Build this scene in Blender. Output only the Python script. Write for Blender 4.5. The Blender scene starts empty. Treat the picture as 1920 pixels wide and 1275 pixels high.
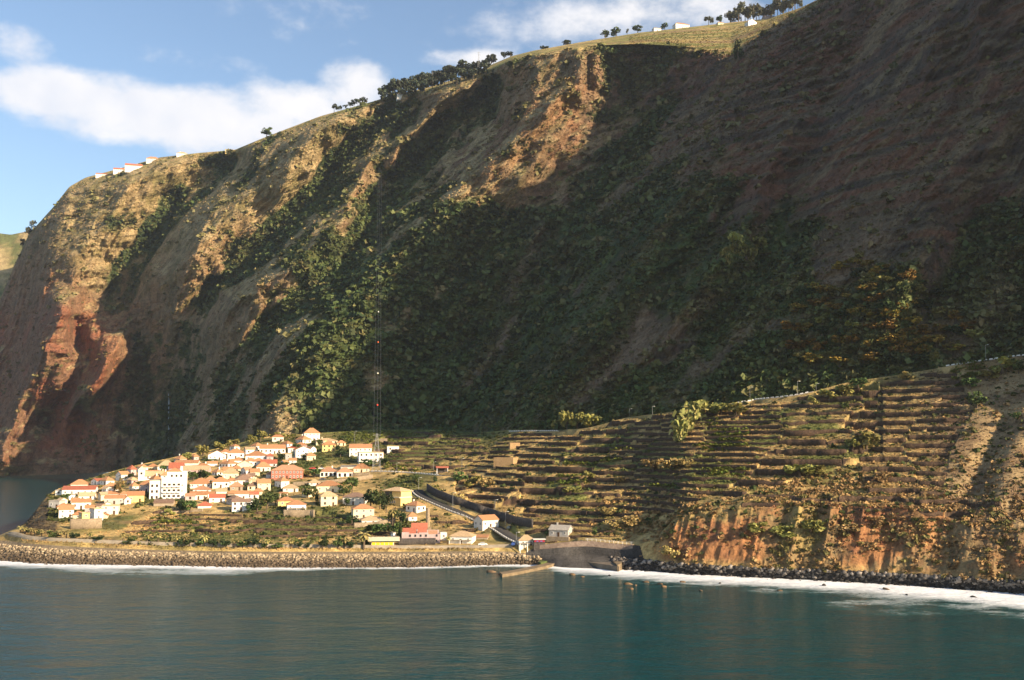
import bpy, math, random
import numpy as np
from mathutils import Vector, Matrix
EXPO = 1.1
HAZE = 0.00004
CLOUDS = [(150,190,150,60,1.1),(330,225,260,65,1.1),(560,215,190,60,.9),(670,175,80,60,.9),(30,80,70,30,.35),(560,30,110,35,.25),(370,105,70,18,.12),(1180,30,230,45,.55),(980,60,110,40,.15),(900,110,90,20,.5)]
CLOUD_LO = (4.8,4.9,5.3)
CLOUD_HI = (6.7,6.3,5.9)

# ----------------------------------------------------------------- camera maths
W, H, F, CX, CY, HZ, CAMZ = 1920.0, 1275.0, 1884.0, 960.0, 637.5, 830.0, 55.0
PITCH = math.atan((HZ - CY) / F)
CP, SP = math.cos(PITCH), math.sin(PITCH)
SUN_AZ = math.radians(34)      # degrees behind the +X axis (towards the camera side)
SUN_EL = math.radians(22.3)
SUN = np.array([math.cos(SUN_EL)*math.cos(SUN_AZ), -math.cos(SUN_EL)*math.sin(SUN_AZ), math.sin(SUN_EL)])
rng = np.random.default_rng(7)
random.seed(7)

def ae(px, py):
    """photo pixel -> (a, e): X/Y and (Z-CAMZ)/Y of its line of sight"""
    u = (np.asarray(px, float) - CX) / F
    v = (CY - np.asarray(py, float)) / F
    fwd = CP - v*SP
    return u/fwd, (SP + v*CP)/fwd

def pix(a, e):
    """(a, e) -> photo pixel"""
    a = np.asarray(a, float); e = np.asarray(e, float)
    dep = CP + e*SP
    up = e*CP - SP
    return CX + F*a/dep, CY - F*up/dep

def world(px, py, d):
    a, e = ae(px, py)
    return float(a*d), float(d), float(CAMZ + e*d)

# ----------------------------------------------------------------- noise
def _h(ix, iy, iz, seed):
    h = (ix.astype(np.uint32)*np.uint32(374761393) + iy.astype(np.uint32)*np.uint32(668265263)
         + iz.astype(np.uint32)*np.uint32(2147483647) + np.uint32(seed)*np.uint32(974634777))
    h = (h ^ (h >> np.uint32(13))) * np.uint32(1274126177)
    h = (h ^ (h >> np.uint32(16))) * np.uint32(2246822519)
    h = h ^ (h >> np.uint32(15))
    return (h & np.uint32(0xffffff)).astype(np.float32) / np.float32(0x7fffff) - 1.0

def vn(x, y, z=None, seed=0):
    x = np.asarray(x, np.float64); y = np.asarray(y, np.float64)
    z = np.zeros_like(x) if z is None else np.asarray(z, np.float64)
    x, y, z = np.broadcast_arrays(x, y, z)
    fx, fy, fz = np.floor(x), np.floor(y), np.floor(z)
    ix, iy, iz = fx.astype(np.int64), fy.astype(np.int64), fz.astype(np.int64)
    tx, ty, tz = x-fx, y-fy, z-fz
    tx = tx*tx*tx*(tx*(tx*6-15)+10); ty = ty*ty*ty*(ty*(ty*6-15)+10); tz = tz*tz*tz*(tz*(tz*6-15)+10)
    r = 0
    for dx in (0, 1):
        wx = tx if dx else 1-tx
        for dy in (0, 1):
            wy = ty if dy else 1-ty
            for dz in (0, 1):
                wz = tz if dz else 1-tz
                r = r + wx*wy*wz*_h(ix+dx, iy+dy, iz+dz, seed)
    return r

def fbm(x, y, z=None, o=4, seed=0, gain=.5, lac=2.03, ridged=False):
    z = np.zeros_like(x) if z is None else z
    s, amp, n = 0, 1.0, 0.0
    for k in range(o):
        v = vn(x, y, z, seed+k*17)
        if ridged: v = 1-2*np.abs(v)
        s = s + v*amp; n += amp
        amp *= gain; x = x*lac+13.7; y = y*lac+7.1; z = z*lac+3.3
    return s/n

def sst(a, b, x):
    t = np.clip((x-a)/(b-a), 0, 1)
    return t*t*(3-2*t)

def mix(a, b, t):
    t = np.asarray(t)[..., None]
    return a*(1-t) + b*t

def C3(*c): return np.array(c, float)

def seg_dist(X, Y, pts):
    """distance of points to a polyline, and the parameter along it (0..1)"""
    best = np.full(X.shape, 1e9); par = np.zeros(X.shape)
    n = len(pts)-1
    for i in range(n):
        (x0, y0), (x1, y1) = pts[i][:2], pts[i+1][:2]
        dx, dy = x1-x0, y1-y0
        t = np.clip(((X-x0)*dx + (Y-y0)*dy)/(dx*dx+dy*dy+1e-9), 0, 1)
        d = np.hypot(X-x0-t*dx, Y-y0-t*dy)
        m = d < best
        best = np.where(m, d, best); par = np.where(m, (i+t)/n, par)
    return best, par

def inpoly(X, Y, poly, soft=0):
    ins = np.zeros(X.shape, bool)
    n = len(poly)
    for i in range(n):
        x0, y0 = poly[i]; x1, y1 = poly[(i+1) % n]
        c = ((y0 > Y) != (y1 > Y)) & (X < (x1-x0)*(Y-y0)/(y1-y0+1e-12)+x0)
        ins ^= c
    if not soft: return ins.astype(float)
    d, _ = seg_dist(X, Y, list(poly)+[poly[0]])
    return np.where(ins, .5+.5*np.clip(d/soft, 0, 1), .5-.5*np.clip(d/soft, 0, 1))

def smooth1(A, k, axis):
    if k < 2: return A
    ker = np.hanning(k+2)[1:-1]; ker /= ker.sum()
    pad = [(0, 0)]*A.ndim; pad[axis] = (k//2, k-1-k//2)
    B = np.pad(A, pad, mode='edge')
    return np.apply_along_axis(lambda v: np.convolve(v, ker, 'valid'), axis, B)

# ----------------------------------------------------------------- blender helpers
sc = bpy.context.scene
COL = sc.collection
MATS = {}

def tag(o, label=None, cat=None, group=None, kind=None):
    if label: o['label'] = label
    if cat: o['category'] = cat
    if group: o['group'] = group
    if kind: o['kind'] = kind
    return o

def link(o):
    COL.objects.link(o); return o

def np_mesh(name, V, quads=None, tris=None, col=None, smooth=False, mats=(), extra=None):
    me = bpy.data.meshes.new(name)
    V = np.asarray(V, np.float32).reshape(-1, 3)
    fs, starts = [], []
    nq = 0 if quads is None else len(quads); nt = 0 if tris is None else len(tris)
    loops = np.concatenate([np.asarray(q, np.int32).ravel() for q in (quads, tris) if q is not None and len(q)])
    st = np.concatenate([np.arange(nq)*4, nq*4+np.arange(nt)*3]).astype(np.int32)
    me.vertices.add(len(V)); me.vertices.foreach_set('co', V.ravel())
    me.loops.add(len(loops)); me.loops.foreach_set('vertex_index', loops)
    me.polygons.add(nq+nt); me.polygons.foreach_set('loop_start', st)
    try: me.polygons.foreach_set('loop_total', np.concatenate([np.full(nq, 4), np.full(nt, 3)]).astype(np.int32))
    except Exception: pass
    if smooth: me.polygons.foreach_set('use_smooth', np.ones(nq+nt, bool))
    for m in mats: me.materials.append(m)
    if col is not None:
        at = me.color_attributes.new('col', 'FLOAT_COLOR', 'POINT')
        c4 = np.ones((len(V), 4), np.float32); c4[:, :3] = np.asarray(col).reshape(-1, 3)
        at.data.foreach_set('color', c4.ravel())
    for k, arr in (extra or {}).items():
        at = me.attributes.new(k, 'FLOAT', 'POINT'); at.data.foreach_set('value', np.asarray(arr, np.float32).ravel())
    me.update(calc_edges=True); me.validate()
    return me

def grid_quads(R, Cn):
    i = np.arange(R-1)[:, None]*Cn + np.arange(Cn-1)[None]
    return np.stack([i, i+1, i+Cn+1, i+Cn], -1).reshape(-1, 4)

def new_mat(name):
    if name in MATS: return MATS[name], None, None, None
    m = bpy.data.materials.new(name); m.use_nodes = True
    nt = m.node_tree; b = nt.nodes['Principled BSDF']
    MATS[name] = m
    return m, nt, b, nt.links

def node(nt, t, **kw):
    n = nt.nodes.new(t)
    for k, v in kw.items():
        if k in n.inputs: n.inputs[k].default_value = v
        else: setattr(n, k, v)
    return n

def attr_mat(name, rough=.9, n_scale=.6, n_amt=.35, bump=.5, bump_scale=1.5, dist=.6, spec=.15, n2=.12):
    """albedo from the painted cover attribute, broken up by two scales of noise"""
    m, nt, b, L = new_mat(name)
    if nt is None: return m
    at = node(nt, 'ShaderNodeAttribute', attribute_name='col')
    tc = node(nt, 'ShaderNodeTexCoord')
    n1 = node(nt, 'ShaderNodeTexNoise', Scale=n_scale, Detail=5.0, Roughness=.65)
    n3 = node(nt, 'ShaderNodeTexNoise', Scale=n2, Detail=4.0, Roughness=.6)
    L.new(tc.outputs['Object'], n1.inputs['Vector']); L.new(tc.outputs['Object'], n3.inputs['Vector'])
    add = node(nt, 'ShaderNodeMath', operation='ADD'); L.new(n1.outputs['Fac'], add.inputs[0]); L.new(n3.outputs['Fac'], add.inputs[1])
    mr = node(nt, 'ShaderNodeMapRange'); mr.inputs['From Min'].default_value = .65; mr.inputs['From Max'].default_value = 1.35
    mr.inputs['To Min'].default_value = 1-n_amt*1.3; mr.inputs['To Max'].default_value = 1+n_amt*1.3
    L.new(add.outputs[0], mr.inputs['Value'])
    mul = node(nt, 'ShaderNodeVectorMath', operation='SCALE')
    L.new(at.outputs['Color'], mul.inputs[0]); L.new(mr.outputs[0], mul.inputs['Scale'])
    L.new(mul.outputs[0], b.inputs['Base Color'])
    b.inputs['Roughness'].default_value = rough; b.inputs['Specular IOR Level'].default_value = spec
    if bump:
        n2_ = node(nt, 'ShaderNodeTexNoise', Scale=bump_scale, Detail=6.0, Roughness=.7)
        L.new(tc.outputs['Object'], n2_.inputs['Vector'])
        bp = node(nt, 'ShaderNodeBump', Strength=bump, Distance=dist)
        L.new(n2_.outputs['Fac'], bp.inputs['Height']); L.new(bp.outputs[0], b.inputs['Normal'])
    return m

# ----------------------------------------------------------------- polar height field
class Field:
    """rows x columns of a terrain sheet: a (columns), d and z per vertex; columns are radial from the viewpoint's foot"""
    def __init__(s, a, d, z):
        s.a, s.d, s.z = a, d, z
        s.e = (z-CAMZ)/d
        s.emax = np.maximum.accumulate(s.e, 0)
    def col(s, a):
        j = int(np.clip(np.searchsorted(s.a, a)-1, 0, len(s.a)-2))
        t = (a-s.a[j])/(s.a[j+1]-s.a[j])
        return j, min(max(t, 0), 1)
    def hit(s, px, py):
        """ground point seen at a photo pixel (None above the skyline)"""
        a, e = ae(px, py)
        j, t = s.col(float(a))
        j = j if t < .5 else j+1
        em = s.emax[:, j]
        k = int(np.searchsorted(em, float(e)))
        if k >= len(em): return None
        if k == 0: k = 1
        e0, e1 = s.e[k-1, j], s.e[k, j]
        w = (float(e)-e0)/(e1-e0+1e-12); w = min(max(w, 0), 1)
        d = s.d[k-1, j]*(1-w)+s.d[k, j]*w
        return np.array([float(a)*d, d, CAMZ+float(e)*d])
    def sky(s, px, py, back=0):
        """point on the skyline of the column of a pixel"""
        a, e = ae(px, py)
        j, t = s.col(float(a)); j = j if t < .5 else j+1
        k = int(np.argmax(s.e[:, j]))
        d = s.d[k, j]+back
        return np.array([s.a[j]*d, d, s.ground(s.a[j]*d, d)])
    def ground(s, X, Y):
        a = X/Y
        j, t = s.col(a); j = j if t < .5 else j+1
        dd, zz = s.d[:, j], s.z[:, j]
        o = np.argsort(dd, kind='stable')
        return float(np.interp(Y, dd[o], zz[o]))
    def xyz(s):
        return np.stack([s.a[None]*s.d, s.d, s.z], -1)
# ================================================================= MOUNTAIN
def conv(pts):
    """list of (px,py,d) or ('w', a, z, d) -> sorted arrays a, e, d"""
    A, E, D = [], [], []
    for p in pts:
        if p[0] == 'w':
            _, a, z, d = p; A.append(a); E.append((z-CAMZ)/d); D.append(d)
        else:
            a, e = ae(p[0], p[1]); A.append(float(a)); E.append(float(e)); D.append(p[2])
    o = np.argsort(A)
    return np.array(A)[o], np.array(E)[o], np.array(D, float)[o]

OFF = [ # off-frame columns to the right: a, then (z,d) for the seven lines; they set what shades the slopes
 (.60, (80,445),(150,525),(262,595),(430,695),(598,805),(605,900),(560,1500)),
 (.72, (70,400),(140,470),(250,530),(410,610),(580,700),(585,800),(540,1300)),
 (.90, (50,350),(115,410),(210,460),(345,525),(502,585),(505,680),(440,1100)),
 (1.15, (34,300),(90,340),(160,370),(270,405),(400,435),(405,500),(330,900)),
 (1.28, (28,290),(60,322),(105,350),(170,378),(250,405),(255,470),(240,850)),
 (1.7, (18,245),(32,275),(50,300),(72,330),(100,355),(100,420),(95,700)),
]
ML = [
 [(-160,895,1600),(0,893,1610),(130,889,1600),(230,884,1540),(300,884,1330),(400,866,1100),(500,850,960),(600,836,930),(700,815,930),(800,815,900),(900,822,800),(1000,822,720),(1200,800,640),(1400,765,585),(1700,715,545),(1920,690,512)],
 [(-160,894,1610),(-60,840,1640),(0,800,1665),(90,792,1632),(150,785,1635),(300,770,1490),(400,740,1290),(480,705,1140),(600,660,1070),(700,640,1080),(800,650,1050),(900,680,970),(1000,700,870),(1100,690,800),(1200,660,750),(1400,600,660),(1700,540,610),(1920,520,570)],
 [(-160,893,1620),(-60,790,1680),(0,700,1755),(90,660,1668),(150,640,1680),(300,600,1590),(400,560,1460),(480,520,1370),(600,470,1290),(700,450,1260),(800,450,1220),(900,440,1170),(1000,420,1095),(1100,400,1020),(1200,380,950),(1400,340,835),(1700,280,720),(1920,240,650)],
 [(-160,892,1630),(-60,750,1710),(0,620,1830),(50,560,1785),(95,500,1722),(150,455,1738),(300,430,1690),(400,400,1610),(480,390,1560),(600,340,1490),(700,310,1440),(800,300,1390),(900,270,1330),(1000,215,1285),(1100,200,1225),(1200,195,1165),(1300,190,1118),(1400,165,1065),(1540,110,970),(1700,30,850),(1920,-60,750)],
 [(-160,890,1650),(-100,800,1730),(-60,700,1745),(0,560,1890),(25,500,1870),(55,438,1845),(100,388,1805),(130,350,1815),(160,333,1822),(220,317,1815),(300,295,1780),(370,287,1735),(440,281,1695),(500,256,1665),(600,218,1605),(700,190,1550),(740,177,1530),(800,168,1500),(860,152,1465),(900,138,1440),(960,112,1350),(1000,101,1312),(1100,86,1250),(1200,83,1192),(1300,90,1148),(1372,98,1112),(1384,88,1125),(1440,54,1165),(1540,0,1110),(1700,-110,970),(1920,-230,880)],
 [(-160,892,1800),(-100,830,1900),(-60,740,1920),(0,590,1960),(55,450,2020),(130,352,2060),(220,318,2040),(300,296,1940),(440,282,1840),(600,220,1740),(700,192,1680),(740,178,1660),(800,164,1650),(860,146,1630),(900,130,1600),(960,105,1580),(1000,95,1540),(1100,77,1530),(1200,61,1540),(1300,50,1540),(1380,41,1560),(1440,35,1570),(1500,15,1480),(1540,-4,1300),(1700,-112,1150),(1920,-232,1020)],
 [(-160,895,2400),(0,700,2500),(130,380,2700),(300,320,2700),(600,260,2500),(900,180,2300),(1100,130,2200),(1380,95,2200),(1540,45,2000),(1920,-60,1700)],
]
for k, L_ in enumerate(ML):
    for col_ in OFF: L_.append(('w', col_[0], col_[k+1][0], col_[k+1][1]))
LN = [conv(L_) for L_ in ML]
a_in = np.linspace(-.555, .555, 1150)
a_M = np.concatenate([np.linspace(-.66, -.557, 24), a_in, np.linspace(.56, 1.7, 90)])
E_ = [np.interp(a_M, l[0], l[1]) for l in LN]; D_ = [np.interp(a_M, l[0], l[2]) for l in LN]
E_ = [smooth1(e, 5, 0) for e in E_]; D_ = [smooth1(d, 31, 0) for d in D_]
ROWS = [90, 130, 140, 130, 60, 20]
es, ds = [], []
for k in range(6):
    t = np.linspace(0, 1, ROWS[k], endpoint=(k == 5))[:, None]
    z0, z1 = CAMZ+E_[k]*D_[k], CAMZ+E_[k+1]*D_[k+1]
    d = D_[k][None]*(1-t)+D_[k+1][None]*t
    if k < 4:
        e = E_[k][None]*(1-t)+E_[k+1][None]*t
        # keep the slope straight in depth against height
        zz = CAMZ+e*d
        fr = (zz-z0)/(z1-z0+1e-6)
        d = D_[k][None]+(D_[k+1]-D_[k])[None]*np.clip(fr, 0, 1)
        es.append(e); ds.append((d+0*e))
    else:
        z = z0[None]*(1-t)+z1[None]*t
        ds.append(d); es.append((z-CAMZ)/d)
Em = np.concatenate(es); Dm = np.concatenate(ds)
nv = sum(ROWS[:4])                      # rows of the seen slope, up to the rim
Dm[:nv+10] = smooth1(Dm[:nv+10], 41, 0)
Am = np.broadcast_to(a_M[None], Em.shape)
PXm, PYm = pix(Am, Em)
Xm, Ym, Zm = Am*Dm, Dm, CAMZ+Em*Dm
# ---- relief: spurs (+) and gullies (-), moved horizontally out of / into the slope
RIDGES = [
 (58, 85, [(1060,170),(1030,205),(960,270),(880,335),(800,425),(720,500),(640,580),(560,640),(500,690),(470,770)]),
 (-55, 60, [(905,190),(800,285),(730,370),(680,455),(600,545),(510,625),(455,710),(440,800)]),
 (34, 50, [(862,165),(760,245),(690,320),(640,400),(560,480),(480,550),(400,620)]),
 (-42, 55, [(785,200),(650,300),(560,395),(450,500),(385,580),(335,700),(318,800)]),
 (32, 60, [(640,225),(500,335),(420,405),(330,500),(262,560),(215,650),(170,740)]),
 (-34, 45, [(430,310),(345,370),(290,430),(245,500),(215,560)]),
 (40, 70, [(300,310),(200,400),(150,480),(130,600),(110,720)]),
 (-40, 60, [(250,560),(262,650),(250,760),(265,860)]),
 (36, 40, [(125,585),(70,690),(30,790),(5,860)]),
 (26, 24, [(218,640),(175,715),(115,800)]),
 (-26, 22, [(150,600),(160,680),(95,800)]),
 (44, 90, [(1540,0),(1420,110),(1372,205),(1300,330),(1200,480),(1090,640),(1010,760)]),
 (-50, 130, [(1190,110),(1120,300),(1010,500),(900,640),(800,760)]),
 (22, 40, [(1480,235),(1440,330),(1385,470),(1260,600),(1180,700)]),
 (16, 24, [(1755,20),(1742,70),(1750,120)]), (16, 24, [(1840,-20),(1832,30),(1835,80)]),
 (-22, 50, [(1620,60),(1560,200),(1500,330),(1420,520),(1330,660)]),
 (26, 190, [(1740,420),(1690,540),(1640,660)]),
 (-18, 60, [(1850,330),(1800,480),(1760,600)]),
 (10, 14, [(1085,90),(1095,135),(1090,170)]), (10, 14, [(1130,95),(1125,140),(1130,165)]), (8, 10, [(1010,125),(1005,190)]), (-10, 16, [(1110,110),(1110,170)]),
 (-16, 30, [(1050,110),(1050,190)]),
]
wx = PXm + 18*fbm(PXm/70, PYm/70, o=3, seed=5); wy = PYm + 18*fbm(PXm/70, PYm/70, o=3, seed=9)
rel = np.zeros(Em.shape)
for amp, wid, pl in RIDGES:
    dd, par = seg_dist(wx, wy, pl)
    k = np.exp(-(dd/wid)**2*1.6) if amp < 0 else np.maximum(0, 1-dd/(wid*1.25))**1.25
    rel += amp*(1.3+.65*(pl[0][0] < 1000 and amp < 56))*k
# noise relief stretched down the fall line
s_ = (Xm*.85 - Ym*.53)          # along the coast
f_ = (Xm*.53 + Ym*.85)
far = np.clip(Dm/1300, .55, 1.3)
n_big = fbm(s_/150, Zm/420, o=3, seed=21, ridged=True)
n_mid = fbm(s_/46, Zm/120, f_/300, o=4, seed=31, ridged=True)
n_sm = fbm(s_/14, Zm/22, f_/60, o=4, seed=41)
strata = fbm(s_/90, Zm/9.0, o=3, seed=51)
steep = np.clip((np.gradient(Zm, axis=0)/(np.abs(np.gradient(Dm, axis=0))+.05))/1.2, 0, 1.6)
gent = 1-sst(0, 1, np.clip((PYm-640)/200, 0, 1))*.5
wp = 26*fbm(PXm/110, PYm/110, o=3, seed=53)
qd = PXm*.747+PYm*.664+wp; ad = -PXm*.664+PYm*.747
zl = sst(120, 240, PXm)*(1-sst(1000, 1250, PXm))*(1-.55*sst(560, 760, PYm))
n_dg = fbm(qd/62, ad/520, o=3, seed=57, ridged=True)
n_dg2 = fbm(qd/21, ad/150, o=3, seed=58, ridged=True)
rel += zl*(26*n_dg+8*n_dg2)+(1-zl)*sst(1000, 1250, PXm)*(9*n_dg+5*n_dg2)
crag = fbm(Xm/30+wp*.1, Ym/30, Zm/24, o=4, seed=59, ridged=True)
hard = np.clip(sst(40, 160, 830-PYm)*sst(-.2, .3, fbm(PXm/140, PYm/90, o=2, seed=60)), 0, 1)
rel += 7*far*crag*hard
led = Zm/15+1.3*fbm(s_/70, Zm/60, o=2, seed=62); led = led-np.floor(led)
rel += (sst(950, 1200, PXm)*.8+.35)*hard*5.0*(sst(.0, .75, led)-sst(.75, 1.0, led)*1.0-.4)
lr0 = inpoly(PXm, PYm, [(-60,540),(110,500),(250,540),(300,700),(250,900),(-60,900)], 50)
tmk = inpoly(PXm, PYm, [(560,650),(660,610),(790,640),(900,720),(990,800),(960,830),(600,836)], 25)
tz = Zm/7.0+.5*fbm(Xm/60, Ym/60, o=2, seed=66)+2*np.floor((s_+20*fbm(Xm/50, Ym/50, o=2, seed=67))/45)*.37; tz = tz-np.floor(tz)
rel += tmk*(6.5*(tz-.5)-5.5*sst(.82, .98, tz))*sst(-.3, .1, fbm(Xm/45, Ym/45, o=2, seed=68))
rel += lr0*(9*fbm(s_/30, Zm/110, o=4, seed=63, ridged=True)+5*fbm(s_/11, Zm/26, o=3, seed=64)+4*fbm(s_/40, Zm/12, o=3, seed=65))
rel += far*(20*n_big + 5.5*n_mid*gent + 4.5*n_sm) + strata*np.clip(steep, .3, 1.4)*3.2
# fade at the skyline (so the outline stays) and beyond it
rows = np.arange(Em.shape[0])[:, None]
fade = 1-sst(nv-26, nv+6, rows)*.93
fade = np.maximum(fade, .75*sst(960, 1010, PXm)*(1-sst(1340, 1385, PXm))*(rows <= nv+2)*(1-sst(nv-3, nv+3, rows)))
fade = fade*(1-sst(850, 950, PXm)*(1-sst(0, 110, rows)))
D2 = Dm - rel*fade
# low terraces on the valley floor and here and there higher up
Z2 = Zm + 0*D2
Zn = CAMZ+Em*D2
MT = Field(a_M, D2, Zn)
PM = MT.xyz()
# ---- cover colours
def normals(P):
    du = np.gradient(P, axis=1); dv = np.gradient(P, axis=0)
    n = np.cross(du, dv); n /= np.linalg.norm(n, axis=-1, keepdims=True)+1e-9
    return n*np.sign(n[..., 2:3]+1e-9)
NM = normals(PM)
slope = np.degrees(np.arccos(np.clip(NM[..., 2], -1, 1)))
slope_s = smooth1(smooth1(slope, 9, 0), 9, 1)
GRASS = C3(.41, .315, .16); GRASS2 = C3(.24, .205, .085); GREEN = C3(.085, .12, .038); DGREEN = C3(.038, .065, .024)
ROCK = C3(.20, .105, .068); RED = C3(.30, .115, .06); DARK = C3(.085, .07, .055); ORANGE = C3(.42, .21, .075)
X, Y, Z = PM[..., 0], PM[..., 1], PM[..., 2]
n1 = fbm(X/60, Y/60, Z/60, o=5, seed=61); n2 = fbm(X/22, Y/22, Z/22, o=4, seed=71); n3 = fbm(X/8, Y/8, Z/8, o=3, seed=81)
c = mix(np.broadcast_to(GRASS, PM.shape), GRASS2, sst(-.25, .35, n2+.5*n3))
right = sst(950, 1250, PXm+.55*(PYm-300))          # right-hand slopes: browner scrub, painted darker to deepen their shade
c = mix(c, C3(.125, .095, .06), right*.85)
lowveg = sst(250, 520, PYm+60*n1)*sst(420, 640, PXm)       # wooded lower slopes
gull = np.clip(-rel/30, 0, 1)
vegm = np.clip(.15+.62*lowveg+.5*gull*sst(.1, .5, gull)+.75*n1+.3*n2, 0, 1)
vegm = vegm*(1-.45*sst(1250, 1500, PXm)*(1-sst(330, 480, PYm)))
vegm *= 1-.6*inpoly(PXm, PYm, [(1040,180),(1120,240),(1100,420),(980,420),(920,330)], 60)
for pl_, wd_ in (([(1215,600),(1180,660),(1120,720),(1080,760)], 22), ([(960,610),(930,660),(880,720)], 16), ([(1640,430),(1560,520)], 26)):
    dd_, _ = seg_dist(PXm, PYm, pl_); vegm = vegm-.6*np.exp(-(dd_/wd_)**2)
veg = sst(.34, .62, vegm)
c = mix(c, mix(np.broadcast_to(GREEN, PM.shape), DGREEN, sst(-.2, .4, n2+n1)), veg)
rockm = sst(46, 62, slope_s+14*n2+7*n3)
leftred = inpoly(PXm, PYm, [(-60,560),(110,520),(230,580),(250,720),(200,900),(-60,900)], 60)
midred = inpoly(PXm, PYm, [(740,330),(870,200),(940,180),(1040,250),(860,370),(780,360)], 40)
rockm = np.clip(np.maximum(rockm*(.55+.45*right+.3*leftred), leftred*sst(-.45, .15, n1+.5*n2)), 0, 1)
upleft = inpoly(PXm, PYm, [(100,340),(220,290),(520,240),(700,170),(760,190),(560,400),(420,440),(330,500),(220,540),(120,480)], 45)
rockm = rockm*(1-.72*upleft)
rockm = np.maximum(rockm, midred*sst(-.1, .3, n2+.5*n1)*.8)
rockm *= 1-.75*veg*(1-leftred)
rc = mix(np.broadcast_to(ROCK, PM.shape), RED, np.clip(sst(-.1, .5, n1+.4*n3)+.4*leftred, 0, 1))
rc = mix(rc, C3(.19, .095, .06), midred*.7)
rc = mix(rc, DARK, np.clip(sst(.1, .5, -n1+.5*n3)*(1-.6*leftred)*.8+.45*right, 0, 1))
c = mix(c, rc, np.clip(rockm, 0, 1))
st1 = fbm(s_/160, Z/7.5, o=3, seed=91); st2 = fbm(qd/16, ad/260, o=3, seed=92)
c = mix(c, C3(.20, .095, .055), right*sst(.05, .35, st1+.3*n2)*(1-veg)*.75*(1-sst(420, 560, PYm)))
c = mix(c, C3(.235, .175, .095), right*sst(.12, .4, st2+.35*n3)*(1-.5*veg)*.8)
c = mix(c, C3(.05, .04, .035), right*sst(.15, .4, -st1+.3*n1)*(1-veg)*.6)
for pl_, wd_ in (([(1215,600),(1180,660),(1120,720),(1080,760)], 22), ([(960,610),(930,660),(880,720)], 16), ([(1330,560),(1270,610),(1200,660)], 14), ([(1020,430),(960,560)], 12), ([(1640,430),(1560,520)], 26), ([(1880,560),(1840,620)], 30)):
    dd_, _ = seg_dist(PXm+14*n2, PYm+14*n1, pl_)
    c = mix(c, C3(.27, .19, .115), np.exp(-(dd_/wd_)**2)*.8)
plat = sst(nv-14, nv+4, rows)*np.ones_like(Em)
fld = fbm(X/90, Y/14, o=3, seed=95)
pc = mix(np.broadcast_to(C3(.47, .35, .14), PM.shape), C3(.17, .19, .055), sst(-.1, .2, fld+.3*n3)*.85)
pc = mix(pc, C3(.17, .12, .07), sst(.18, .3, -fld+.3*n1)*.7)
c = mix(c, pc, plat*.92)
cM = np.clip(c, .01, 1)
m_hill = attr_mat('hillside cover', n_scale=.35, n_amt=.45, bump=1.0, bump_scale=.32, dist=4.5, n2=.09)
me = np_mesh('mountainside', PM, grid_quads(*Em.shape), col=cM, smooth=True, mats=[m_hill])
tag(link(bpy.data.objects.new('mountainside', me)), kind='structure')

# ---- far headland behind the left edge
a_H = np.linspace(-.75, -.40, 160)
pxh, _ = pix(a_H, np.zeros_like(a_H))
sky_e = np.interp(pxh, [-400, -200, 0, 45, 70, 140, 220], [400, 415, 440, 431, 430, 470, 560])
_, eh = ae(pxh, sky_e)
t = np.linspace(0, 1, 130)[:, None]
e0 = (0-CAMZ)/2500
eH = e0*(1-t)+eh[None]*t
dH = 2500+500*t+0*eH
zH = CAMZ+eH*dH
dH = dH-60*fbm(a_H[None]*20+0*t, t*3+0*eH, o=4, seed=3, ridged=True)*(1-t)*1.2
aH = np.broadcast_to(a_H[None], dH.shape)
PH = np.stack([aH*dH, dH, CAMZ+eH*dH], -1)
back = PH[-1:].copy(); back[..., 1] += 500; back[..., 0] -= 250; back[..., 2] -= 60
PH = np.concatenate([PH, back])
nh = fbm(PH[..., 0]/70, PH[..., 1]/70, PH[..., 2]/30, o=4, seed=6)
cH = mix(mix(np.broadcast_to(GRASS, PH.shape), GRASS2, sst(-.2, .3, nh)), GREEN, sst(.1, .4, nh)*.7)
tag(link(bpy.data.objects.new('far_hill', np_mesh('far_hill', PH, grid_quads(*PH.shape[:2]), col=cH, smooth=True, mats=[m_hill]))), kind='structure')
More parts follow.
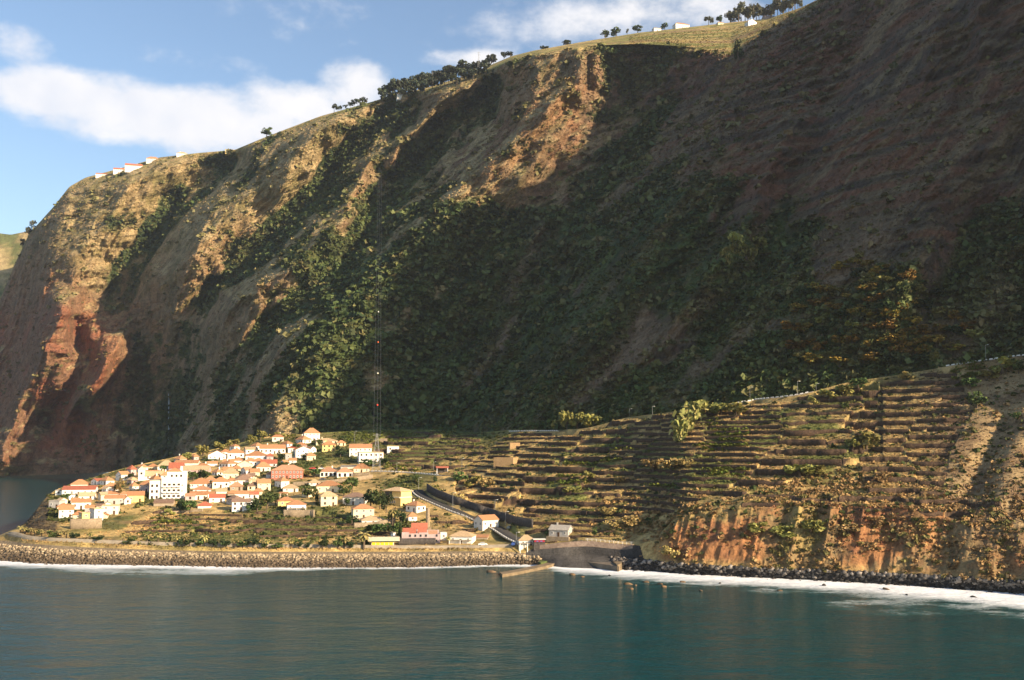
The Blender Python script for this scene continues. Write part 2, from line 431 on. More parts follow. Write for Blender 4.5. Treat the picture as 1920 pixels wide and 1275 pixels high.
# ================================================================= FORELAND (village delta and terraced slope)
# photo column: shoreline py | rock top (py,d) | wall / cliff top (py,d) | ground points up to the crest (py,d)
FC = {
 -90: (1046, (1020,492), (1019,493), [(1017,505),(1016,520)]),
 0:   (1050, (1012,505), (1011,506), [(1009,515),(1007,530)]),
 20:  (1052, (1014,500), (996,503), [(995,540),(994,565)]),
 50:  (1054, (1018,489), (1008,491), [(1000,505),(992,530),(985,545)]),
 75:  (1056, (1020,485), (1010,487), [(1000,500),(980,520),(955,548),(945,560)]),
 100: (1057, (1022,481), (1012,483), [(1000,498),(985,512),(960,545),(930,600),(918,640)]),
 150: (1058, (1025,478), (1014,480), [(1000,495),(975,528),(940,580),(915,640),(903,690)]),
 220: (1059, (1028,475), (1017,477), [(1003,495),(975,532),(940,582),(905,650),(886,700),(880,730)]),
 300: (1060, (1031,473), (1020,475), [(1005,497),(970,540),(940,580),(900,650),(870,720),(862,765)]),
 400: (1062, (1033,470), (1022,472), [(1006,492),(970,540),(940,582),(900,652),(860,735),(846,790),(842,820)]),
 500: (1064, (1034,468), (1024,470), [(1008,490),(970,540),(940,585),(900,655),(860,735),(830,815),(818,870)]),
 600: (1064, (1034,468), (1025,470), [(1010,490),(970,538),(940,580),(900,650),(860,728),(832,805),(812,870)]),
 700: (1064, (1034,469), (1026,471), [(1010,490),(970,535),(940,575),(900,640),(860,710),(832,785),(812,850),(806,890)]),
 800: (1063, (1034,469), (1027,471), [(1010,490),(970,532),(930,580),(900,625),(860,695),(832,765),(812,830),(806,860)]),
 900: (1060, (1033,468), (1026,470), [(1014,484),(990,510),(960,545),(920,583),(880,640),(840,715),(812,785)]),
 960: (1058, (1034,467), (1024,469), [(1014,480),(1000,493),(975,508),(930,553),(880,615),(840,678),(806,745)]),
 1010:(1058, (1041,464.5), (1024,466), [(1016,474),(1000,484),(970,506),(930,543),(880,602),(840,658),(806,720)]),
 1050:(1064, (1041,461.5), (1019,463), [(1010,472),(990,483),(960,507),(920,545),(880,590),(840,640),(806,695)]),
 1100:(1066, (1040,461.5), (1015,463), [(1008,470),(985,480),(950,506),(910,543),(870,587),(830,635),(804,675)]),
 1180:(1068, (1047,454.5), (1024,456), [(1012,463),(985,474),(950,500),(910,530),(870,565),(830,600),(790,640),(782,655)]),
 1240:(1072, (1054,437), (1010,447), [(995,458),(960,477),(920,503),(880,533),(840,565),(800,595),(776,620)]),
 1290:(1076, (1058,430), (960,447), [(945,455),(920,472),(880,502),(840,533),(800,565),(768,598)]),
 1400:(1081, (1064,421), (948,440), [(935,449),(900,470),(860,497),(820,525),(780,556),(752,580)]),
 1500:(1086, (1068,414), (948,434), [(935,442),(900,461),(860,484),(820,507),(780,533),(742,562)]),
 1600:(1091, (1072,406), (955,426), [(940,435),(900,455),(860,475),(820,496),(780,518),(740,541),(716,556)]),
 1700:(1097, (1078,398), (960,419), [(945,427),(900,447),(860,466),(820,485),(780,504),(740,524),(702,545)]),
 1800:(1104, (1084,386), (975,409), [(960,416),(900,438),(860,453),(820,470),(780,487),(740,505),(685,530)]),
 1920:(1113, (1090,374), (1000,393), [(985,398),(900,425),(860,440),(820,455),(780,470),(740,486),(668,514)]),
 2150:(1135, (1106,345), (1015,364), [(1000,369),(900,398),(800,430),(700,464),(655,480)]),
}
def fcol(px, spec):
    ys, rk, ed, rest = spec
    a, _ = ae(px, 950)
    d0 = -CAMZ/ae(px, ys)[1]
    k = [(d0-34, -7.0), (d0, 0.0)]
    conv1 = lambda p: (p[1], CAMZ+float(ae(px, p[0])[1])*p[1])
    seg = [k, [k[1], conv1(rk)], [conv1(rk), conv1(ed)], [conv1(ed)]+[conv1(p) for p in rest]]
    zc, dc = seg[3][-1][1], seg[3][-1][0]
    seg.append([(dc, zc), (dc+14, zc+(.6 if px > 450 else -2)), (dc+(60 if px > 450 else 45), zc-(14 if px > 450 else 22)), (dc+150, min(zc-75, -15))])
    return float(a), seg
FR = [14, 46, 56, 470, 22]
cols = [fcol(px, FC[px]) for px in sorted(FC)]
# off-frame right
for a, sh in ((.85, 300), (1.1, 262), (1.5, 215)):
    seg = [[(sh-34, -7), (sh, 0)], [(sh, 0), (sh+8, 3)], [(sh+8, 3), (sh+25, 22)],
           [(sh+25, 22), (sh+60, 45), (sh+110, 70)], [(sh+110, 70), (sh+124, 70), (sh+170, 50), (sh+260, -15)]]
    cols.append((a, seg))
ca = np.array([c_[0] for c_ in cols])
a_F = np.concatenate([np.linspace(-.58, -.53, 20), np.linspace(-.5295, .535, 1500), np.linspace(.5355, .80, 130), np.linspace(.81, 1.5, 60)])
dF, zF = [], []
for k, n in enumerate(FR):
    dk, zk = [], []
    for a, seg in cols:
        p = np.array(seg[k], float)
        pe = (p[:, 1]-CAMZ)/p[:, 0]
        if k == 3:
            par = np.concatenate([[0], np.cumsum(np.abs(np.diff(pe))*900+np.hypot(np.diff(p[:, 0]), np.diff(p[:, 1]))*.25)])
        else:
            par = np.concatenate([[0], np.cumsum(np.hypot(np.diff(p[:, 0]), np.diff(p[:, 1])))])
        par /= par[-1]
        t = np.linspace(0, 1, n, endpoint=(k == 4))
        dk.append(np.interp(t, par, p[:, 0])); zk.append(np.interp(t, par, p[:, 1]))
    dF.append(np.array(dk).T); zF.append(np.array(zk).T)
dF = np.concatenate(dF); zF = np.concatenate(zF)
dF = np.stack([np.interp(a_F, ca, r) for r in dF]); zF = np.stack([np.interp(a_F, ca, r) for r in zF])
dF = smooth1(dF, 41, 1); zF = smooth1(zF, 41, 1)
r3 = sum(FR[:3]); r4 = r3+FR[3]
zF[r3:r4] = smooth1(zF[r3-20:r4+20], 25, 0)[20:-20]
AF = np.broadcast_to(a_F[None], dF.shape)
eF = (zF-CAMZ)/dF
PXf, PYf = pix(AF, eF)
XF, YF = AF*dF, dF
rowf = np.arange(dF.shape[0])[:, None]+0*dF
inD = ((rowf >= r3) & (rowf < r4)).astype(float)
# --- broad lumps
zF = zF + inD*(.9*fbm(XF/28, YF/28, o=3, seed=101)*sst(r3, r3+40, rowf)*(1-sst(r4-30, r4, rowf)))
# gullies and buttresses of the low orange cliff: moved along the line of sight
dF = dF-sst(1990, 2100, PXf)*inD*(5*fbm((XF*.87-YF*.5)/16, zF/50, o=4, seed=115, ridged=True))
cliffk = sst(1225, 1275, PXf)*sst(r3-70, r3-40, rowf)*(1-sst(r3+10, r3+70, rowf))
lx = XF*.87-YF*.5
bw = fbm(lx/13, zF/60, o=4, seed=111, ridged=True)*4.2+fbm(lx/4, zF/7, o=4, seed=121)*1.6
dF = dF-cliffk*bw
# dry ravine on the right
rav, _ = seg_dist(PXf, PYf, [(1890,790),(1850,860),(1820,930),(1780,990),(1765,1040)])
dF = dF+5.5*np.exp(-(rav/22)**2)*inD
spur, _ = seg_dist(PXf, PYf, [(1920,790),(1895,850),(1880,930)])
dF = dF-4.0*np.exp(-(spur/26)**2)*inD
# hollow left of the ruined terrace block (a short steep bank seen dark)
bank, _ = seg_dist(PXf, PYf, [(1662,735),(1652,790),(1640,840)])
sideL = np.where(PXf < 1655, 1, 0)
dF = dF+3.5*np.exp(-(bank/22)**2)*sideL*inD
XF, YF = AF*dF, dF
# --- terraces
TERR = [  # polygon in photo pixels, step height
 ([(880,1000),(850,905),(905,850),(960,812),(1060,806),(1250,770),(1400,752),(1480,740),(1640,715),(1660,740),(1640,860),(1380,935),(1330,930),(1270,960),(1120,985),(1010,1000),(960,970)], 3.9, .36),
 ([(1650,715),(1790,690),(1830,760),(1780,850),(1770,960),(1640,965),(1610,870),(1640,800)], 2.9, .52),
 ([(1770,930),(1880,940),(1880,960),(1640,1000),(1380,960),(1400,930)], 3.0, .52),
 ([(230,990),(300,955),(480,958),(620,960),(740,985),(740,1004),(500,1010),(240,1008)], 2.4, .52),
 ([(690,832),(760,800),(880,800),(920,850),(870,890),(740,880)], 3.6, .52),
 ([(980,960),(1130,985),(1180,1005),(1010,1010),(985,1005)], 3.0, .52),
 ([(800,960),(900,985),(890,1000),(820,985)], 2.0, .52),
]
sF = XF*.87-YF*.5
plot_id = np.floor((sF+14*fbm(XF/40, YF/40, o=2, seed=131))/36)
TW = np.zeros(dF.shape); TZ = zF.copy()
for poly, hs, tf in TERR:
    w = inpoly(PXf, PYf, poly)*inD
    ph = (_h(plot_id.astype(np.int64), np.zeros(plot_id.shape, np.int64)+3, np.zeros(plot_id.shape, np.int64), 7)+1)*.5
    hh = hs*(.6+.95*ph)
    q = zF/hh + ph*3 + .22*fbm(XF/8, YF/8, o=3, seed=141) + .75*fbm(XF/34, YF/34, o=2, seed=143)
    fr = q-np.floor(q)
    st = (np.floor(q)+tf*fr+(1-tf)*sst(.80, .97, fr) - ph*3)*hh
    TZ = np.where(w > .5, st, TZ)
    TW = np.where(w > .5, 1+sst(.80, .86, fr)*(1-sst(.97, .995, fr)), TW)   # 1 tread, 2 wall
brk = fbm(XF/16, YF/16, o=3, seed=151)           # stretches where walls have slumped
brk = brk+.25*sst(.1, .5, fbm(sF/20, zF/40, o=2, seed=153))
TZ = np.where(brk > .24, zF*.55+TZ*.45, TZ)
zF = TZ
# rough crag under the headland houses
tipc = inpoly(PXf, PYf, [(40,1000),(55,945),(95,925),(122,972),(112,1003)], 8)
dF = dF-tipc*2.6*fbm(XF/5, YF/5, zF/5, o=3, seed=155, ridged=True)
XF, YF = AF*dF, dF
# --- roads flattened into the slope: photo points (px,py)
ROADS = {
 'coast_road': ([(985,1019),(962,1010),(940,994),(915,981),(880,968),(845,954),(815,941),(790,930),(778,921),(783,913)], 7.0),
 'upper_road': ([(600,886),(640,884),(690,883),(740,884),(790,887),(840,892)], 6.0),
 'hill_road': ([(955,809),(1010,808),(1060,808)], 5.5),
 'hill_road_b': ([(1360,762),(1400,752),(1440,745),(1480,738),(1530,733)], 5.5),
 'hill_road_c': ([(1770,688),(1820,676),(1870,667),(1935,655)], 5.5),
}
FL = Field(a_F, dF, zF)
def path_world(pts, step=4.0):
    P = []
    for (x0, y0), (x1, y1) in zip(pts[:-1], pts[1:]):
        n = max(1, int(math.hypot(x1-x0, y1-y0)/step))
        for i in range(n):
            t = i/n
            h_ = FL.hit(x0+(x1-x0)*t, y0+(y1-y0)*t)
            P.append(h_ if h_ is not None else FL.sky(x0+(x1-x0)*t, y0+(y1-y0)*t))
    h_ = FL.hit(*pts[-1])
    P.append(h_ if h_ is not None else FL.sky(*pts[-1]))
    P = np.array(P)
    for _ in range(3):
        if len(P) > 7: P = smooth1(P, 7, 0)
    return P
ROADP = {}
XF, YF = AF*dF, dF
for k, (pts, wd) in ROADS.items():
    P = path_world(pts); ROADP[k] = (P, wd)
    lo, hi = P.min(0)-22, P.max(0)+22
    msk = (XF > lo[0]) & (XF < hi[0]) & (YF > lo[1]) & (YF < hi[1])
    ii = np.nonzero(msk)
    x, y = XF[ii], YF[ii]
    best = np.full(x.shape, 1e9); zz = np.zeros(x.shape)
    for q0, q1 in zip(P[:-1], P[1:]):
        dx, dy = q1[0]-q0[0], q1[1]-q0[1]
        t = np.clip(((x-q0[0])*dx+(y-q0[1])*dy)/(dx*dx+dy*dy+1e-9), 0, 1)
        dd = np.hypot(x-q0[0]-t*dx, y-q0[1]-t*dy)
        m_ = dd < best
        best = np.where(m_, dd, best); zz = np.where(m_, q0[2]+(q1[2]-q0[2])*t, zz)
    wgt = 1-sst(wd*.5+.6, wd*.5+3.0, best)
    zF[ii] = zF[ii]*(1-wgt)+(zz-.35)*wgt
    TW[ii] = np.where(wgt > .2, 0, TW[ii])
# level car park by the slipway
pk = inpoly(PXf, PYf, [(900,1026),(930,1000),(985,998),(1075,1010),(1075,1026)], 8)*inD
zF = zF*(1-pk)+(8.2+.0*zF)*pk*(1)
GR = C3(.10, .125, .035); DRY = C3(.52, .365, .145); DRY2 = C3(.33, .235, .095); SOIL = C3(.11, .065, .04); STONE = C3(.065, .045, .032); BLACKROCK = C3(.045, .042, .04)
RUB = C3(.21, .165, .11)
eF = (zF-CAMZ)/dF
FL = Field(a_F, dF, zF)
PF = FL.xyz()
X, Y, Z = PF[..., 0], PF[..., 1], PF[..., 2]
m1 = fbm(X/30, Y/30, o=4, seed=161); m2 = fbm(X/9, Y/9, Z/9, o=4, seed=171); m3 = fbm(X/3, Y/3, Z/3, o=3, seed=181)
c = mix(np.broadcast_to(DRY, PF.shape), DRY2, sst(-.3, .3, m2+.4*m3))
vil = inpoly(PXf, PYf, [(60,1000),(60,900),(300,850),(560,780),(760,780),(920,850),(800,900),(760,1000)], 30)
c = mix(c, mix(np.broadcast_to(GR, PF.shape), C3(.06, .08, .025), sst(-.2, .3, m2)), np.clip(sst(-.25, .3, m1+.3*m2)*(.3+.65*vil), 0, 1))
fieldm = inpoly(PXf, PYf, [(200,1020),(240,960),(420,948),(520,965),(660,955),(760,985),(740,1024)], 12)
c = mix(c, mix(np.broadcast_to(C3(.14, .15, .045), PF.shape), C3(.17, .11, .06), sst(-.05, .3, fbm(X/25, Y/7, o=3, seed=213))), fieldm*sst(-.35, .2, m1+.4*m2)*.85)
upv = inpoly(PXf, PYf, [(560,820),(700,770),(1000,790),(900,850),(720,835)], 25)
c = mix(c, mix(np.broadcast_to(C3(.055, .085, .022), PF.shape), C3(.20, .20, .055), sst(-.2, .3, m1+.5*m2)), upv*.9)
banks = inpoly(PXf, PYf, [(900,1010),(980,950),(1060,806),(1400,752),(1640,720),(1640,880),(1380,935)], 20)
c = mix(c, C3(.13, .155, .04), banks*sst(-.10, .28, fbm(X/16, Y/16, o=3, seed=211))*.85)
c = mix(c, mix(np.broadcast_to(C3(.30,.215,.115), PF.shape), C3(.20,.13,.075), sst(-.3,.3,m2)), inpoly(PXf, PYf, [(1740,700),(1990,640),(2700,500),(2700,1300),(1990,1100),(1760,1000)], 30)*.85)
c = mix(c, mix(np.broadcast_to(STONE, PF.shape), SOIL, sst(-.2, .3, m2)), np.clip(TW-1, 0, 1))
cl = sst(1215, 1260, PXf)*sst(r3-60, r3-46, rowf)*(1-sst(r3-14, r3+22, rowf+75*m1+38*m2))
c = mix(c, mix(np.broadcast_to(C3(.30, .145, .062), PF.shape), C3(.22, .10, .05), sst(-.25, .3, m2+.4*m3)), cl)
c = mix(c, C3(.215, .16, .078), cl*np.clip(sst(.05, .35, m1+.6*m3)*.75+.55*sst(1390, 1450, PXf)*sst(-.35, .1, m1+.5*m2), 0, .9))
beach = (rowf < r3-56)
c = np.where(beach[..., None], mix(np.broadcast_to(RUB, PF.shape), BLACKROCK, sst(1010, 1060, PXf)), c)
har = inpoly(PXf, PYf, [(985,1090),(985,1035),(1010,1024),(1090,1013),(1200,1023),(1215,1075)])
c = np.where((har[..., None] > .5), mix(np.broadcast_to(C3(.055, .052, .05), PF.shape), C3(.08, .075, .07), sst(-.2, .3, m2)), c)
tip = inpoly(PXf, PYf, [(40,1000),(60,950),(92,930),(112,975),(105,1000)], 6)
c = mix(c, mix(np.broadcast_to(C3(.05,.042,.032), PF.shape), C3(.13,.10,.055), sst(-.1,.3,m2)), tip*.95)
cF = np.clip(c, .01, 1)
m_land = attr_mat('delta ground cover', n_scale=1.1, n_amt=.42, bump=.8, bump_scale=1.3, dist=.8, n2=.25)
me = np_mesh('delta_ground', PF, grid_quads(*dF.shape), col=cF, smooth=True, mats=[m_land])
tag(link(bpy.data.objects.new('delta_ground', me)), kind='structure')

# ================================================================= SEA
sh_a = a_F
sh_d = dF[FR[0]]                     # depth of the waterline per column
a_S = np.concatenate([np.linspace(-1.6, -.6, 30), np.linspace(-.59, .56, 700), np.linspace(.57, 2.2, 50)])
sd = np.interp(a_S, sh_a, sh_d)
left_open = sst(-.505, -.53, a_S)
tt = np.concatenate([[-30, -12], np.linspace(-6, 75, 150), np.linspace(80, 200, 24)])
rowsS = []
far_d = np.array([3300, 2600, 2100, 1900, 1750, 1650, 1500, 1300, 1100, 950, 800, 700, 620, 560, 520])
for D in far_d: rowsS.append(np.full_like(a_S, D))
for t_ in tt: rowsS.append(sd-t_)
for fz in (.8, .6, .4, .25, .12, .04): rowsS.append((sd-200)*fz)
dS = np.array(rowsS); dS = np.minimum(dS, np.minimum.accumulate(dS, 0))
aS = np.broadcast_to(a_S[None], dS.shape)
XS, YS = aS*dS, dS
off = sd[None]-dS
pxs, pys = pix(aS, -CAMZ/dS)
fw = np.interp(pxs, [0, 150, 400, 560, 640, 860, 960, 1050, 1180, 1300, 1500, 1700, 1920, 2100], [34, 36, 30, 15, 8, 8, 14, 26, 56, 56, 58, 62, 78, 78])
fn = fbm(XS/30, YS/16, o=5, seed=191, gain=.6)
foam = 1-off/(fw*(1+.9*fn))
foam = np.where(off < -.5, 1.0, foam)
foam = np.clip(foam, 0, 1)*(off < 110)
foam[:len(far_d)] = 0
# a thin line of surf at the foot of the far cliff
mb_d = np.interp(a_S, a_M, MT.d[4])
farf = np.exp(-((dS-(mb_d[None]-30))/35)**2)*(dS > 900)
foam = np.maximum(foam, .55*farf*(aS < -.30))
m, nt, b, L = new_mat('sea water')
tc = node(nt, 'ShaderNodeTexCoord')
at = node(nt, 'ShaderNodeAttribute', attribute_name='foam')
mp = node(nt, 'ShaderNodeMapping'); mp.inputs['Scale'].default_value = (.5, 1.0, 1.0); mp.inputs['Rotation'].default_value = (0, 0, .35)
L.new(tc.outputs['Object'], mp.inputs['Vector'])
w1 = node(nt, 'ShaderNodeTexNoise', Scale=.09, Detail=5.0, Roughness=.62); L.new(mp.outputs[0], w1.inputs['Vector'])
w2 = node(nt, 'ShaderNodeTexNoise', Scale=.55, Detail=4.0, Roughness=.6); L.new(mp.outputs[0], w2.inputs['Vector'])
ad = node(nt, 'ShaderNodeMath', operation='MULTIPLY_ADD'); ad.inputs[1].default_value = .22
L.new(w2.outputs['Fac'], ad.inputs[0]); L.new(w1.outputs['Fac'], ad.inputs[2])
bp = node(nt, 'ShaderNodeBump', Strength=.85, Distance=1.9); L.new(ad.outputs[0], bp.inputs['Height'])
L.new(bp.outputs[0], b.inputs['Normal'])
f1 = node(nt, 'ShaderNodeTexNoise', Scale=.42, Detail=8.0, Roughness=.78); f1.inputs['Distortion'].default_value = 1.2
mpf = node(nt, 'ShaderNodeMapping'); mpf.inputs['Scale'].default_value = (.6, 1.0, 1.0); L.new(tc.outputs['Object'], mpf.inputs['Vector']); L.new(mpf.outputs[0], f1.inputs['Vector'])
sm = node(nt, 'ShaderNodeMath', operation='MULTIPLY_ADD'); sm.inputs[1].default_value = 1.12
L.new(at.outputs['Fac'], sm.inputs[0])
sub = node(nt, 'ShaderNodeMath', operation='SUBTRACT'); sub.inputs[1].default_value = .84
L.new(f1.outputs['Fac'], sub.inputs[0]); L.new(sub.outputs[0], sm.inputs[2])
fr = node(nt, 'ShaderNodeMapRange'); fr.inputs['From Min'].default_value = -.10; fr.inputs['From Max'].default_value = .58
L.new(sm.outputs[0], fr.inputs['Value'])
cr = node(nt, 'ShaderNodeMix', data_type='RGBA')
cr.inputs[6].default_value = (.002, .046, .052, 1); cr.inputs[7].default_value = (.035, .13, .125, 1)
tq = node(nt, 'ShaderNodeMath', operation='POWER'); tq.inputs[1].default_value = .8; L.new(at.outputs['Fac'], tq.inputs[0]); L.new(tq.outputs[0], cr.inputs[0])
cm = node(nt, 'ShaderNodeMix', data_type='RGBA'); cm.inputs[7].default_value = (.82, .83, .83, 1)
L.new(fr.outputs[0], cm.inputs[0]); L.new(cr.outputs[2], cm.inputs[6]); L.new(cm.outputs[2], b.inputs['Base Color'])
rr = node(nt, 'ShaderNodeMapRange'); rr.inputs['To Min'].default_value = .13; rr.inputs['To Max'].default_value = .8
L.new(fr.outputs[0], rr.inputs['Value']); L.new(rr.outputs[0], b.inputs['Roughness'])
b.inputs['IOR'].default_value = 1.33
PS = np.stack([XS, YS, np.where(foam > .2, .12*fbm(XS/5, YS/5, o=3, seed=201), 0)*1.0], -1)
me = np_mesh('sea', PS[:, ::-1], grid_quads(*dS.shape), smooth=True, mats=[m], extra={'foam': foam[:, ::-1]})
tag(link(bpy.data.objects.new('sea', me)), kind='structure')
# ================================================================= MESH HELPERS FOR THINGS
class MB:
    def __init__(s): s.v, s.f = [], []
    def add(s, vs, fs):
        b = len(s.v); s.v += [tuple(v) for v in vs]; s.f += [tuple(i+b for i in f) for f in fs]; return s
    def box(s, x0, x1, y0, y1, z0, z1):
        return s.add([(x0,y0,z0),(x1,y0,z0),(x1,y1,z0),(x0,y1,z0),(x0,y0,z1),(x1,y0,z1),(x1,y1,z1),(x0,y1,z1)],
                     [(0,3,2,1),(4,5,6,7),(0,1,5,4),(1,2,6,5),(2,3,7,6),(3,0,4,7)])
    def bar(s, p, q, r=.1, r2=None, n=4):
        p, q = Vector(p), Vector(q); r2 = r if r2 is None else r2
        d = (q-p).normalized(); u = d.orthogonal().normalized(); w_ = d.cross(u)
        vs = []
        for c_, rr in ((p, r), (q, r2)):
            for i in range(n):
                a = 2*math.pi*i/n; vs.append(c_+u*math.cos(a)*rr+w_*math.sin(a)*rr)
        fs = [(i, (i+1) % n, n+(i+1) % n, n+i) for i in range(n)]+[tuple(range(n-1, -1, -1)), tuple(range(n, 2*n))]
        return s.add(vs, fs)
    def mesh(s, name, mat=None, smooth=False):
        me = bpy.data.meshes.new(name); me.from_pydata(s.v, [], s.f)
        if mat: me.materials.append(mat)
        if smooth:
            for p in me.polygons: p.use_smooth = True
        me.update(); return me
    def obj(s, name, mat=None, parent=None, smooth=False):
        return mobj(name, s.mesh(name, mat, smooth), parent)

def mobj(name, me, parent=None, loc=None, rot=None, scale=None):
    o = bpy.data.objects.new(name, me); COL.objects.link(o)
    if parent is not None: o.parent = parent
    if loc is not None: o.location = loc
    if rot is not None: o.rotation_euler = rot
    if scale is not None: o.scale = scale
    return o

def empty(name, loc, rz=0):
    o = bpy.data.objects.new(name, None); COL.objects.link(o)
    o.location = tuple(float(v) for v in loc); o.rotation_euler = (0, 0, rz); o.empty_display_size = .5
    return o

def copy_tree(o, parent=None):
    c_ = o.copy(); COL.objects.link(c_)
    if parent is not None: c_.parent = parent
    for ch in list(o.children): copy_tree(ch, c_)
    return c_

ORD = ['first','second','third','fourth','fifth','sixth','seventh','eighth','ninth','tenth','eleventh','twelfth','thirteenth','fourteenth','fifteenth','sixteenth','seventeenth','eighteenth','nineteenth','twentieth']
TENS = {2:'twenty',3:'thirty',4:'forty',5:'fifty',6:'sixty',7:'seventy',8:'eighty',9:'ninety'}
def ordw(n):
    if n <= 20: return ORD[n-1]
    t, u = divmod(n, 10)
    if u == 0: return TENS[t][:-1]+'ieth'
    return TENS[t]+'-'+ORD[u-1]

def plain(name, col, rough=.85, var=.25, scale=1.2, bump=0., bscale=6., spec=.2, objvar=0.):
    """painted / stone surface: base colour broken by noise and per-object variation"""
    m, nt, b, L = new_mat(name)
    if nt is None: return m
    tc = node(nt, 'ShaderNodeTexCoord')
    n1 = node(nt, 'ShaderNodeTexNoise', Scale=scale, Detail=5.0, Roughness=.65); L.new(tc.outputs['Object'], n1.inputs['Vector'])
    mr = node(nt, 'ShaderNodeMapRange'); mr.inputs['From Min'].default_value = .3; mr.inputs['From Max'].default_value = .7
    mr.inputs['To Min'].default_value = 1-var; mr.inputs['To Max'].default_value = 1+var*.6
    L.new(n1.outputs['Fac'], mr.inputs['Value'])
    v = node(nt, 'ShaderNodeVectorMath', operation='SCALE'); v.inputs[0].default_value = col
    L.new(mr.outputs[0], v.inputs['Scale'])
    out = v.outputs[0]
    if objvar:
        oi = node(nt, 'ShaderNodeObjectInfo'); hs = node(nt, 'ShaderNodeHueSaturation')
        a = node(nt, 'ShaderNodeMapRange'); a.inputs['To Min'].default_value = 1-objvar; a.inputs['To Max'].default_value = 1+objvar
        h_ = node(nt, 'ShaderNodeMapRange'); h_.inputs['To Min'].default_value = .5-objvar*.06; h_.inputs['To Max'].default_value = .5+objvar*.06
        L.new(oi.outputs['Random'], a.inputs['Value']); L.new(oi.outputs['Random'], h_.inputs['Value'])
        L.new(a.outputs[0], hs.inputs['Value']); L.new(h_.outputs[0], hs.inputs['Hue']); L.new(out, hs.inputs['Color']); out = hs.outputs[0]
    L.new(out, b.inputs['Base Color'])
    b.inputs['Roughness'].default_value = rough; b.inputs['Specular IOR Level'].default_value = spec
    if bump:
        n2_ = node(nt, 'ShaderNodeTexNoise', Scale=bscale, Detail=4.0); L.new(tc.outputs['Object'], n2_.inputs['Vector'])
        bp = node(nt, 'ShaderNodeBump', Strength=bump, Distance=.15); L.new(n2_.outputs['Fac'], bp.inputs['Height']); L.new(bp.outputs[0], b.inputs['Normal'])
    return m

def roof_mat(name, col):
    m, nt, b, L = new_mat(name)
    if nt is None: return m
    tc = node(nt, 'ShaderNodeTexCoord')
    n1 = node(nt, 'ShaderNodeTexNoise', Scale=1.4, Detail=5.0, Roughness=.7); L.new(tc.outputs['Object'], n1.inputs['Vector'])
    wv = node(nt, 'ShaderNodeTexWave', Scale=1.6, Distortion=.6); L.new(tc.outputs['Object'], wv.inputs['Vector'])
    ml = node(nt, 'ShaderNodeMath', operation='MULTIPLY_ADD'); ml.inputs[1].default_value = .3
    L.new(wv.outputs['Fac'], ml.inputs[0]); L.new(n1.outputs['Fac'], ml.inputs[2])
    mr = node(nt, 'ShaderNodeMapRange'); mr.inputs['From Min'].default_value = .35; mr.inputs['From Max'].default_value = 1.0
    mr.inputs['To Min'].default_value = .62; mr.inputs['To Max'].default_value = 1.2
    L.new(ml.outputs[0], mr.inputs['Value'])
    v = node(nt, 'ShaderNodeVectorMath', operation='SCALE'); v.inputs[0].default_value = col; L.new(mr.outputs[0], v.inputs['Scale'])
    oi = node(nt, 'ShaderNodeObjectInfo'); hs = node(nt, 'ShaderNodeHueSaturation')
    a = node(nt, 'ShaderNodeMapRange'); a.inputs['To Min'].default_value = .85; a.inputs['To Max'].default_value = 1.15
    L.new(oi.outputs['Random'], a.inputs['Value']); L.new(a.outputs[0], hs.inputs['Value']); L.new(v.outputs[0], hs.inputs['Color'])
    L.new(hs.outputs[0], b.inputs['Base Color']); b.inputs['Roughness'].default_value = .85; b.inputs['Specular IOR Level'].default_value = .2
    bp = node(nt, 'ShaderNodeBump', Strength=.6, Distance=.08); L.new(wv.outputs['Fac'], bp.inputs['Height']); L.new(bp.outputs[0], b.inputs['Normal'])
    return m

def masonry(name, c1, c2, scale=1.0):
    m, nt, b, L = new_mat(name)
    if nt is None: return m
    tc = node(nt, 'ShaderNodeTexCoord')
    vo = node(nt, 'ShaderNodeTexVoronoi', Scale=2.2*scale); L.new(tc.outputs['Object'], vo.inputs['Vector'])
    n1 = node(nt, 'ShaderNodeTexNoise', Scale=.5*scale, Detail=5.0); L.new(tc.outputs['Object'], n1.inputs['Vector'])
    sp = node(nt, 'ShaderNodeSeparateColor'); L.new(vo.outputs['Color'], sp.inputs[0])
    ad = node(nt, 'ShaderNodeMath', operation='MULTIPLY_ADD'); ad.inputs[1].default_value = .5
    L.new(sp.outputs[0], ad.inputs[0]); L.new(n1.outputs['Fac'], ad.inputs[2])
    mr = node(nt, 'ShaderNodeMapRange'); mr.inputs['From Min'].default_value = .4; mr.inputs['From Max'].default_value = 1.1; L.new(ad.outputs[0], mr.inputs['Value'])
    mx = node(nt, 'ShaderNodeMix', data_type='RGBA'); mx.inputs[6].default_value = (*c1, 1); mx.inputs[7].default_value = (*c2, 1)
    L.new(mr.outputs[0], mx.inputs[0]); L.new(mx.outputs[2], b.inputs['Base Color'])
    b.inputs['Roughness'].default_value = .95; b.inputs['Specular IOR Level'].default_value = .1
    bp = node(nt, 'ShaderNodeBump', Strength=.7, Distance=.15); L.new(vo.outputs['Distance'], bp.inputs['Height']); L.new(bp.outputs[0], b.inputs['Normal'])
    return m

m_drystone = masonry('dry stone', (.04,.028,.02), (.115,.075,.05))  # dry stone toned darker to paint in the unlit look of the wall faces
m_rubble = masonry('rubble masonry', (.22,.17,.11), (.36,.28,.19))
m_dkstone = masonry('dark stone facing', (.05,.045,.042), (.11,.095,.085))
m_conc = plain('weathered concrete', (.40,.35,.28), var=.35, scale=.25, bump=.3)
m_wallconc = plain('sea wall concrete', (.34,.285,.21), var=.35, scale=.18, bump=.3)
m_dkconc = plain('dark wet concrete', (.09,.08,.07), var=.35, scale=.3)
m_asphalt = plain('asphalt', (.055,.053,.05), var=.3, scale=.6)
m_whitep = plain('white paint', (.80,.78,.73), var=.12, scale=.8)
m_metal = plain('galvanised metal', (.33,.33,.33), rough=.5, var=.1, spec=.5)

